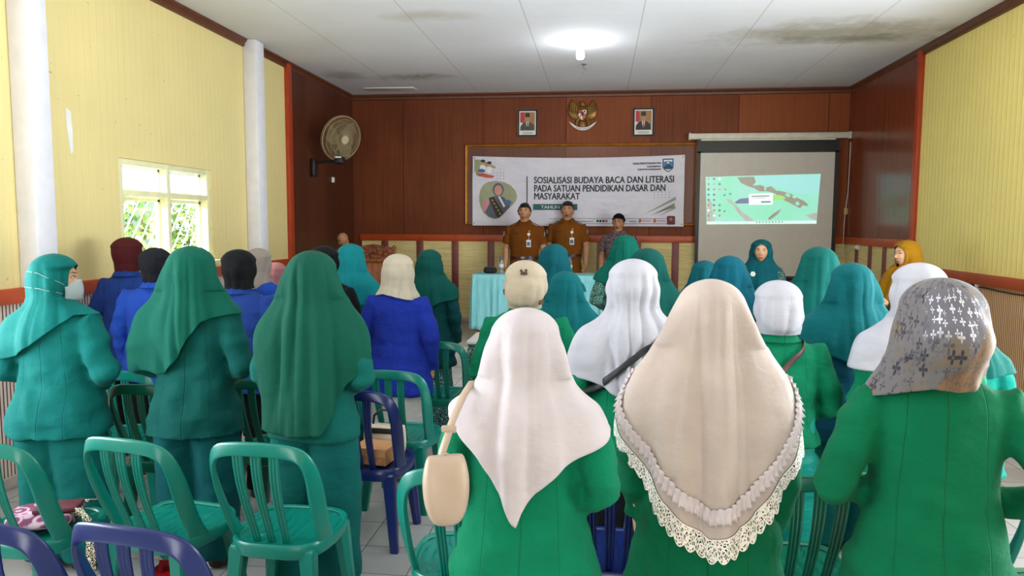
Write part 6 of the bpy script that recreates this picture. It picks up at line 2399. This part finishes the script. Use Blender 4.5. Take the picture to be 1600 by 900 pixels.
rim = t.math('GREATER_THAN', v_, t.math('SUBTRACT', scal, .05))
al = t.math('MULTIPLY', t.math('MAXIMUM', solid, rim), inside)
t.col(lin('#e4dcd2'))
t.set(rough=.8, spec=.2)
t.l(al, t.b.inputs['Alpha'])
M_LACE = t.m
nr, nu = P.shape[:2]
cut = np.zeros(nu)
Ph = np.zeros_like(P)
NL = 12
Pl = np.zeros((NL, nu, 3))
Pr = np.zeros((5, nu, 3))
run = np.concatenate([[0], np.cumsum(np.linalg.norm(np.diff(P[-1], axis=0), axis=1))])
wl = .072
for j in range(nu):
    L = ARC[-1, j]
    back = abs(deg[j]) < 128
    for c_ in range(3):
        Ph[:, j, c_] = np.interp((L - wl) * np.linspace(0, 1, nr), ARC[:, j], P[:, j, c_])
        Pl[:, j, c_] = np.interp(L - wl + wl * np.linspace(-.03, 1, NL), ARC[:, j], P[:, j, c_])
        Pr[:, j, c_] = np.interp(L - wl - .045 - .048 * np.linspace(1, 0, 5), ARC[:, j], P[:, j, c_])
sc_o = grid_obj('hijab', Ph, SC['ivory'], i_B['root'])
i_B['scarf'] = sc_o
uv = np.stack([np.repeat((run / .040)[None], NL, 0), np.repeat(np.linspace(0, 1, NL)[:, None], nu, 1)], -1)
nrm = np.zeros((nu, 3))
for j in range(nu):
    nrm[j] = (math.sin(R(deg[j])), -math.cos(R(deg[j])), 0)
Pl = Pl + nrm[None] * .003
grid_obj('lace_hem', Pl, M_LACE, sc_o, uv, 0)
# gathered pink ruffle: finely resampled along the hem
M_RUF = fabric('#fff0f0', 'pink_ruffle_cloth', wrinkle=.2)
nf = 1500
runr = np.concatenate([[0], np.cumsum(np.linalg.norm(np.diff(Pr[2], axis=0), axis=1))])
tt = np.linspace(0, runr[-1], nf)
rngr = np.random.default_rng(3)
phs = np.cumsum(rngr.uniform(.6, 1.4, nf))
phs = phs / phs[-1] * runr[-1] / .021 * 2 * math.pi
RF = np.zeros((7, nf, 3))
nn_ = np.stack([np.interp(tt, runr, nrm[:, c_]) for c_ in range(3)], 1)
for k, f in enumerate(np.linspace(0, 1, 7)):
    src = f * 4
    a, b = int(min(3, src)), int(min(3, src)) + 1
    row = Pr[a] * (1 - (src - a)) + Pr[b] * (src - a)
    pr_ = np.stack([np.interp(tt, runr, row[:, c_]) for c_ in range(3)], 1)
    amp = .0048 * abs(f - .45) * 2 + .002
    wv_ = np.sin(phs + (1.2 if f > .45 else 0))
    RF[k] = pr_ + nn_ * (.006 + amp * (1 + wv_))[:, None]
    tng = np.gradient(pr_, axis=0)
    tng /= np.linalg.norm(tng, axis=1)[:, None] + 1e-9
    RF[k] += tng * (np.cos(phs + (1.2 if f > .45 else 0)) * .003 * abs(f - .45) * 2)[:, None]
    RF[k][:, 2] += .004 * np.sin(phs * .5) * abs(f - .45)
keep = np.abs(np.interp(tt, runr, deg)) < 124
grid_obj('ruffle', RF[:, keep], M_RUF, sc_o, None, .0012)

# embroidered motifs on D's scarf
M_MOT = plain('brown_thread', '#4a3626', .8)
P = i_D['P']
for ph, z, k in ((2, 1.505, 1), (-62, 1.40, 1), (52, 1.355, 1), (-20, 1.54, .0)):
    if not k:
        continue
    mo = MB()
    for dp, dz, a, b in ((0, 0, .017, .006), (-8, .010, .007, .007), (6, .012, .006, .008), (0, -.006, .020, .004)):
        g = hug(i_D, [(ph + dp, z + dz)], .0045)[0]
        o_ = Vector((math.sin(R(ph)), -math.cos(R(ph)), .25)).normalized()
        tx = Vector((math.cos(R(ph)), math.sin(R(ph)), 0))
        mo.disc(g, tx * a, o_.cross(tx) * b * -1, 12, 0, -.003)
    mo.obj('embroidery', M_MOT, i_D['scarf'], None)

# face mask of R
r_ = i_R
t_ = MB()
fy = r_['fy']
rg = []
for z in np.linspace(-.104, .000, 9):
    f = (z + .052) / .052
    wd = .068 * (1 - .18 * f * f)
    ring = []
    for u in np.linspace(-1, 1, 13):
        x_ = u * wd
        y_ = .104 - .056 * abs(u) ** 2.2 - .010 * f * f + .012 * (1 - abs(u)) ** 2
        ring.append(r_['tow']((x_, y_, z)))
    rg.append(ring)
m_ = MB()
m_.v = [tuple(p) for q_ in rg for p in q_]
m_.f = [(a * 13 + b, a * 13 + b + 1, (a + 1) * 13 + b + 1, (a + 1) * 13 + b) for a in range(8) for b in range(12)]
m_.mi = [0] * len(m_.f)
mo_ = m_.obj('face_mask', fabric('#cfdde0', 'mask_cloth', wrinkle=.1), r_['root'], 'all')
md = mo_.modifiers.new('thickness', 'SOLIDIFY')
md.thickness = .003
M_ELAS = plain('grey_elastic', '#8e9a9c', .7)
for sx in (-1, 1):
    mb = MB()
    for za, zb in ((1.41, 1.475), (1.365, 1.40)):
        pth = hug(r_, [(-64 + sx * a, za + (zb - za) * f) for a, f in ((128, 0), (110, .25), (85, .6), (60, .9), (30, 1.0), (0, 1.0))], .003)
        mb.tube(pth, .0016, 6)
    mb.obj('mask_strap', M_ELAS, mo_, 60)

# --- bags worn by people
def strap_bag(info, name, label, phs_, mat, w=.013, bag=None, use=('top', 'sbv')):
    o = own(info, name, label, 'bag')
    pts = hug(info, phs_, .008, use)
    P_ = [np.array(p) for p in pts]
    fine = []
    for i in range(len(P_) - 1):
        for f in np.linspace(0, 1, 4, endpoint=False):
            fine.append(P_[i] * (1 - f) + P_[i + 1] * f)
    fine.append(P_[-1])
    # hug every fine point again
    phf = [(math.degrees(math.atan2(p[0], -p[1])), p[2]) for p in fine]
    fine = [np.array(q_) for q_ in hug(info, phf, .008, use)]
    fine = [fine[0]] + [(fine[i - 1] + fine[i] * 2 + fine[i + 1]) / 4 + unit([fine[i][0], fine[i][1], 0]) * .002 for i in range(1, len(fine) - 1)] + [fine[-1]]
    MB().tube(fine, 1, 8, flat=(w, .0025), ref=[[p[0], p[1], 0] for p in fine]).obj('strap', mat, o, 60)
    return o


M_STRK = plain('black_strap', '#1c1d1f', .6)
M_STRB = plain('brown_strap', '#4a2a24', .55)
o = strap_bag(i_E, 'crossbody_bag', 'black crossbody bag with its strap running over the spread white hijab', [(75, 1.27), (45, 1.225), (20, 1.19), (-5, 1.14), (-30, 1.08), (-55, 1.02), (-80, .95), (-110, .86), (-140, .82), (-165, .82)], M_STRK, .014)
g = hug(i_E, [(-160, .80)], .03)[0]
pillow_bag(MB(), .2, .07, .15, -.1).obj('bag_body', M_BLKL, o, 60).location = g
o = strap_bag(i_F, 'crossbody_bag', 'brown crossbody bag, its strap showing between short white hijab and lace hijab', [(70, 1.29), (45, 1.265), (20, 1.225), (0, 1.18), (-25, 1.11), (-50, 1.04), (-80, .95), (-110, .88), (-145, .85), (-165, .85)], M_STRB, .013)
g = hug(i_F, [(-160, .84)], .03)[0]
pillow_bag(MB(), .2, .07, .15, -.1).obj('bag_body', M_STRB, o, 60).location = g
# A's beige shoulder bag hanging outside her left arm
o = own(i_A, 'shoulder_bag', 'beige leather shoulder bag hanging from the shoulder of the pointed blush hijab', 'bag')
M_BEI = plain('beige_leather', '#a8937f', .45, var=.04)
mb = MB()
rg = []
for f in np.linspace(0, 1, 15):
    # crescent body: rounded bottom, narrowing toward both upper corners; local X = front-back of the wearer, Y = thickness
    a = math.pi * f
    h_ = .5 - .5 * math.cos(a)
    wd = .080 * math.sin(min(math.pi * .5, a * .62 + .25)) * (1 - .42 * f ** 2)
    th = .036 * math.sin(math.pi * min(.98, .06 + .90 * f)) ** .6
    zc = -.11 + .20 * h_
    rg.append([(th * np.sign(math.sin(b)) * abs(math.sin(b)) ** .7, wd * np.sign(math.cos(b)) * abs(math.cos(b)) ** .8, zc) for b in np.linspace(0, 2 * math.pi, 28, endpoint=False)])
mb.loft(rg)
bo = mb.obj('bag_body', M_BEI, o, 60)
bo.location = (-.207, -.212, 1.06)
bo.rotation_euler = (0, R(-6), R(-68))
MB().tube([(0.0, .045, .072), (.0, 0, .094), (0.0, -.045, .072)], .004, 8).obj('bag_zip', M_BEI, bo, 60)
sh_ = hug(i_A, [(-95, 1.235)], .006)[0]
pth = [(-.225, -.195, 1.13), (-.222, -.190, 1.155), (-.212, -.178, 1.19), (-.20, -.14, 1.24), (-.178, -.09, 1.30), (-.165, -.02, 1.325), (-.172, .06, 1.29), (-.19, .10, 1.2), (-.21, .06, 1.12) if False else (-.20, .105, 1.15)]
MB().tube(pth, 1, 8, flat=(.0125, .004), ref=[[p[0] * .3, p[1], max(0, (p[2] - 1.22) * 6)] for p in pth]).obj('bag_strap', M_BEI, o, 60)
MB().box((-.208, -.165, 1.215), (.044, .014, .02), bevel=.004).obj('strap_loop', M_BEI, o)
MB().box((-.224, -.197, 1.135), (.040, .012, .014), bevel=.004).obj('strap_ring', fabric('#0a8a58', 'green_tag'), o)

# --- woman who conducts, facing the hall
i_P = person('P', 'woman facing the hall before the screen, teal hijab and dark batik sleeves, arm raised', 1190, 374, 7.4, R(168), 'conduct', top=dict(mat=batik('dark_batik_sleeves', '#1e4a4c', '#6f9a94', 70, '#10282b'), hem=.60, name='tunic'), bottom=dict(kind='loose', mat=BLK),
             scarf=dict(mat=SC['petrol'], hem=[(-180, .86), (-150, .90), (-125, 1.12), (-85, 1.265), (0, 1.22), (85, 1.265), (125, 1.12), (150, .90), (180, .86)], tuck=.4, off=.020, opening=(46, 1.420, .088), rmax=.17, folds=(.009, 6, 4)), group='people facing the hall', mouth=.0)
bp_ = hug(i_P, [(150, 1.21)], .004)[0]
br = MB()
for k in range(6):
    a = k * math.pi / 3
    br.ball((bp_[0] + .016 * math.cos(a), bp_[1] + .002, bp_[2] + .016 * math.sin(a)), (.011, .005, .011), 10, 6)
br.ball((bp_[0], bp_[1] + .006, bp_[2]), (.009, .005, .009), 10, 6)
br.obj('flower_brooch', M_WHITE, i_P['scarf'], 60)
# --- woman in mustard reading a sheet
BRN = fabric('#5e4426', 'olive_brown_cloth')
i_Q = person('Q', 'woman in a mustard hijab reading a white sheet by the right wall', 1418, 375, 6.3, R(108), 'hold', top=dict(mat=BRN, hem=.45, name='tunic'), bottom=dict(kind='skirt', mat=BRN),
             scarf=dict(mat=SC['mustard'], hem=[(-180, .78), (-155, .82), (-120, 1.12), (-80, 1.18), (0, 1.14), (80, 1.18), (120, 1.12), (155, .82), (180, .78)], tuck=.35, off=.022, opening=(46, 1.418, .086), rmax=.24, folds=(.010, 6, 5)), group='people facing the hall')
o = own(i_Q, 'paper_sheet', 'white sheet of paper in the hands of the woman in mustard', 'paper')
MB().box((0, .335, 1.045), (.20, .15, .003), rx=.35).obj('paper', M_PAPER, o, None)

# --- men behind the table
KHA = fabric('#8f4f16', 'brown_uniform_cloth', wrinkle=.3)
KHA2 = fabric('#9a5a1a', 'tan_brown_uniform_cloth', wrinkle=.3)
G_M = 'men standing behind the stage table'


def man(key, label, px, py, d, rz, mat, **kw):
    info = person(key, label, px, py, d, rz, kw.pop('pose', 'men'), False, kw.pop('w', 1.0), top=dict(mat=mat, hem=kw.pop('hem', .80), sleeve='short', name='shirt', flare=.02, crease=.7), bottom=dict(kind='straight', mat=kw.pop('pants', mat), name='trousers'), z0=STG, group=kw.pop('group', G_M), **kw)
    root = info['root']
    return info


def hair(info, name, mat, hem, off=.012, folds=(.004, 14, 3)):
    P, ARC, deg = cloth_grid([info['bv']], hem, off=off, tuck=1.0, opening=(0, 0, .01), dome=False, folds=folds, seed=info['seed'], nu=96, nr=64)
    o = grid_obj(name, P, mat, info['root'], None, .004)
    info['hair'] = o
    return o


HAIRLINE = [(-180, 1.488), (-150, 1.486), (-125, 1.475), (-112, 1.435), (-106, 1.43), (-100, 1.462), (-76, 1.462), (-66, 1.42), (-52, 1.375), (0, 1.355), (52, 1.375), (66, 1.42), (76, 1.462), (100, 1.462), (106, 1.43), (112, 1.435), (125, 1.475), (150, 1.486), (180, 1.488)]


def front(info, x, z, off=.003, k='top'):
    h = info[k].ray_cast(Vector((x, 1, z)), Vector((0, -1, 0)))
    return (x, (h[0].y if h[0] is not None else .1) + off, z)


def shirt_details(info, mat, badge=True):
    root, o = info['root'], info['top_obj']
    # open shirt collar: two pointed leaves round the neck
    mb = MB()
    for sx in (-1, 1):
        rg = []
        for a in np.linspace(-12, 152, 12):
            ph = R(a)
            dx, dy = sx * math.sin(ph), -math.cos(ph)
            k = max(0, (a - 95) / 57)
            r0 = .060
            dz = -.012 * k
            up_ = (dx * r0, dy * r0 * .95, 1.343 + dz * 2)
            out = (dx * (r0 + .012 + .01 * k), dy * (r0 + .012) + .012 * k, 1.336 + dz * 2)
            lo = (dx * (r0 + .040 + .012 * k), dy * (r0 + .028) + .028 * k, 1.304 - .040 * k)
            lo2 = (dx * (r0 + .034), dy * (r0 + .020) + .012 * k, 1.300 - .034 * k)
            rg.append([up_, out, lo, lo2])
        mb.loft(rg)
    mb.obj('collar', mat, o, 60)
    mb = MB()
    pts = [front(info, 0, z, .002) for z in np.linspace(1.255, .84, 14)]
    mb.tube(pts, 1, 8, flat=(.014, .002), ref=[0, 1, 0])
    mb.obj('placket', mat, o, 60)
    for z in (1.20, 1.11, 1.02, .93):
        MB().disc(front(info, 0, z, .004), (.006, 0, 0), (0, 0, -.006), 12, 0, .003).obj('button', plain('brown_button', '#3c2410', .4), o)
    for sx in (-1, 1):
        rg = []
        for z in np.linspace(1.145, 1.045, 6):
            rg.append([front(info, sx * .085 + u, z, .0045) for u in np.linspace(-.045, .045, 6)] + [front(info, sx * .085 + u, z, -.004) for u in np.linspace(.045, -.045, 6)])
        MB().loft(rg).obj('chest_pocket', mat, o, 50)
        rg = []
        for z in (1.155, 1.142, 1.128):
            rg.append([front(info, sx * .085 + u, z - .010 * (1 - abs(u) / .047) * (1 if z < 1.13 else 0), .008) for u in np.linspace(-.047, .047, 7)] + [front(info, sx * .085 + u, z, -.002) for u in np.linspace(.047, -.047, 7)])
        MB().loft(rg).obj('pocket_flap', mat, o, 50)
        # epaulette
        MB().tube([(sx * .085, -.005, 1.312), (sx * .13, -.006, 1.290), (sx * .178, -.006, 1.268)], 1, 8, flat=(.022, .004), ref=[0, 0, 1]).obj('epaulette', mat, o, 60)
        MB().box((sx * .249, .02, 1.17), (.012, .05, .055), bevel=.005).obj('arm_patch', plain('arm_patch_grey', '#8d8a80', .7), o)
    c_ = front(info, .085, 1.175, .004)
    MB().box(c_, (.075, .006, .015), bevel=.002).obj('name_tag', M_BLACK, o)
    c_ = front(info, -.075, 1.20, .004)
    MB().disc(c_, (.012, 0, 0), (0, 0, -.014), 16, 0, .004).obj('gold_pin', M_PHG, o)
    if badge:
        a = front(info, -.070, 1.165, .008)
        MB().disc(a, (.018, 0, 0), (0, 0, -.018), 20, 0, .008).obj('badge_reel', M_WHITE, o)
        b = front(info, -.070, 1.06, .014)
        MB().tube([a, front(info, -.070, 1.12, .012), front(info, -.070, 1.10, .014)], .002, 6).obj('badge_cord', M_WHITE, o)
        MB().box((b[0], b[1], 1.055), (.056, .003, .088), bevel=.003).obj('id_card', M_PAPER, o)
        MB().box((b[0], b[1] + .002, 1.05), (.038, .003, .042)).obj('id_photo', M_PHBL, o)
    # belt
    mb = MB()
    rg = []
    for z in (.895, .862):
        rg.append([(p[0], p[1], z) for p in ering(0, -.004, z, .180, .130, .118, 32, .9)])
    MB().loft(rg, cap=False).obj('belt', plain('dark_belt', '#2a1c14', .4), o, 60)
    MB().box((0, .130, .878), (.045, .01, .035), bevel=.003).obj('belt_buckle', M_MET, o)


i_1 = man('man1', 'man in brown uniform with closed lips, at the left of the stage table', 820, 317.5, 10.05, R(176), KHA, hem=.70)
hair(i_1, 'hair', M_HAIR, HAIRLINE)
shirt_details(i_1, KHA)
i_2 = man('man2', 'man in tan-brown uniform with open mouth, beside the man with closed lips', 887, 315, 10.42, R(176), KHA2, mouth=.010, hem=.84, w=1.03)
hair(i_2, 'hair', M_HAIR, HAIRLINE, .015)
shirt_details(i_2, KHA2)
MB().tube([(math.cos(a) * .030 + .252, math.sin(a) * .026 + .032, .80) for a in np.linspace(0, 6.283, 20)], 1, 8, flat=(.010, .003), ref=[0, 0, 1]).obj('wrist_watch', M_BLACK, i_2['root'], 60)
BT3 = batik('maroon_batik_shirt', '#3a2630', '#b3949a', 60, '#1c161c')
i_3 = man('man3', 'man in black cap and glasses with maroon batik shirt, right end of the table', 967, 335, 10.1, R(163), BT3, mouth=.006, pants=BLK)
hair(i_3, 'hair', plain('grey_hair', '#3a3836', .6), [(p, z - .01) for p, z in HAIRLINE], .006)
hair(i_3, 'cap', fabric('#101113', 'cap_cloth', wrinkle=.3), [(-180, 1.497), (-110, 1.478), (-60, 1.452), (0, 1.44), (60, 1.452), (110, 1.478), (180, 1.497)], .021, (.006, 6, 3))
mb = MB()
for sx in (-1, 1):
    c_ = [i_3['tow']((sx * .032 + .021 * math.cos(a), i_3['fy'](sx * .03, .008) + .012, .006 + .016 * math.sin(a))) for a in np.linspace(0, 6.283, 20)]
    mb.tube(c_, .0016, 6)
    mb.tube([i_3['tow']((sx * .053, .085, .010)), i_3['tow']((sx * .072, .06, .014)), i_3['tow']((sx * .076, -.01, .01))], .0016, 6)
mb.tube([i_3['tow']((-.011, .098, .009)), i_3['tow']((0, .102, .011)), i_3['tow']((.011, .098, .009))], .0016, 6)
mb.obj('glasses', M_BLACK, i_3['root'], 60)
mb = MB()
rg = []
for a in np.linspace(-150, 150, 20):
    ph = R(a)
    k = max(0, (abs(a) - 95) / 55)
    dx, dy = math.sin(ph), -math.cos(ph)
    rg.append([(dx * .060, dy * .057, 1.34 - .02 * k), (dx * .074, dy * .07, 1.335 - .02 * k), (dx * .104, dy * .09 + .02 * k, 1.30 - .04 * k), (dx * .098, dy * .082, 1.296 - .03 * k)])
mb.loft(rg)
mb.obj('collar', BT3, i_3['top_obj'], 60)
# --- man bent over behind the lectern
i_4 = man('man4', 'balding man in a cream shirt bent down behind the carved lectern', 540, 371, 9.95, R(150), fabric('#cbb893', 'cream_shirt_cloth'), bow=.55, pants=BLK, group='people facing the hall', H=1.36)
hair(i_4, 'hair', plain('cropped_grey_hair', '#4a4038', .8), [(-180, 1.56), (-120, 1.55), (-100, 1.47), (-60, 1.45), (0, 1.44), (60, 1.45), (100, 1.47), (120, 1.55), (180, 1.56)], .002, (.0, 6, 3))
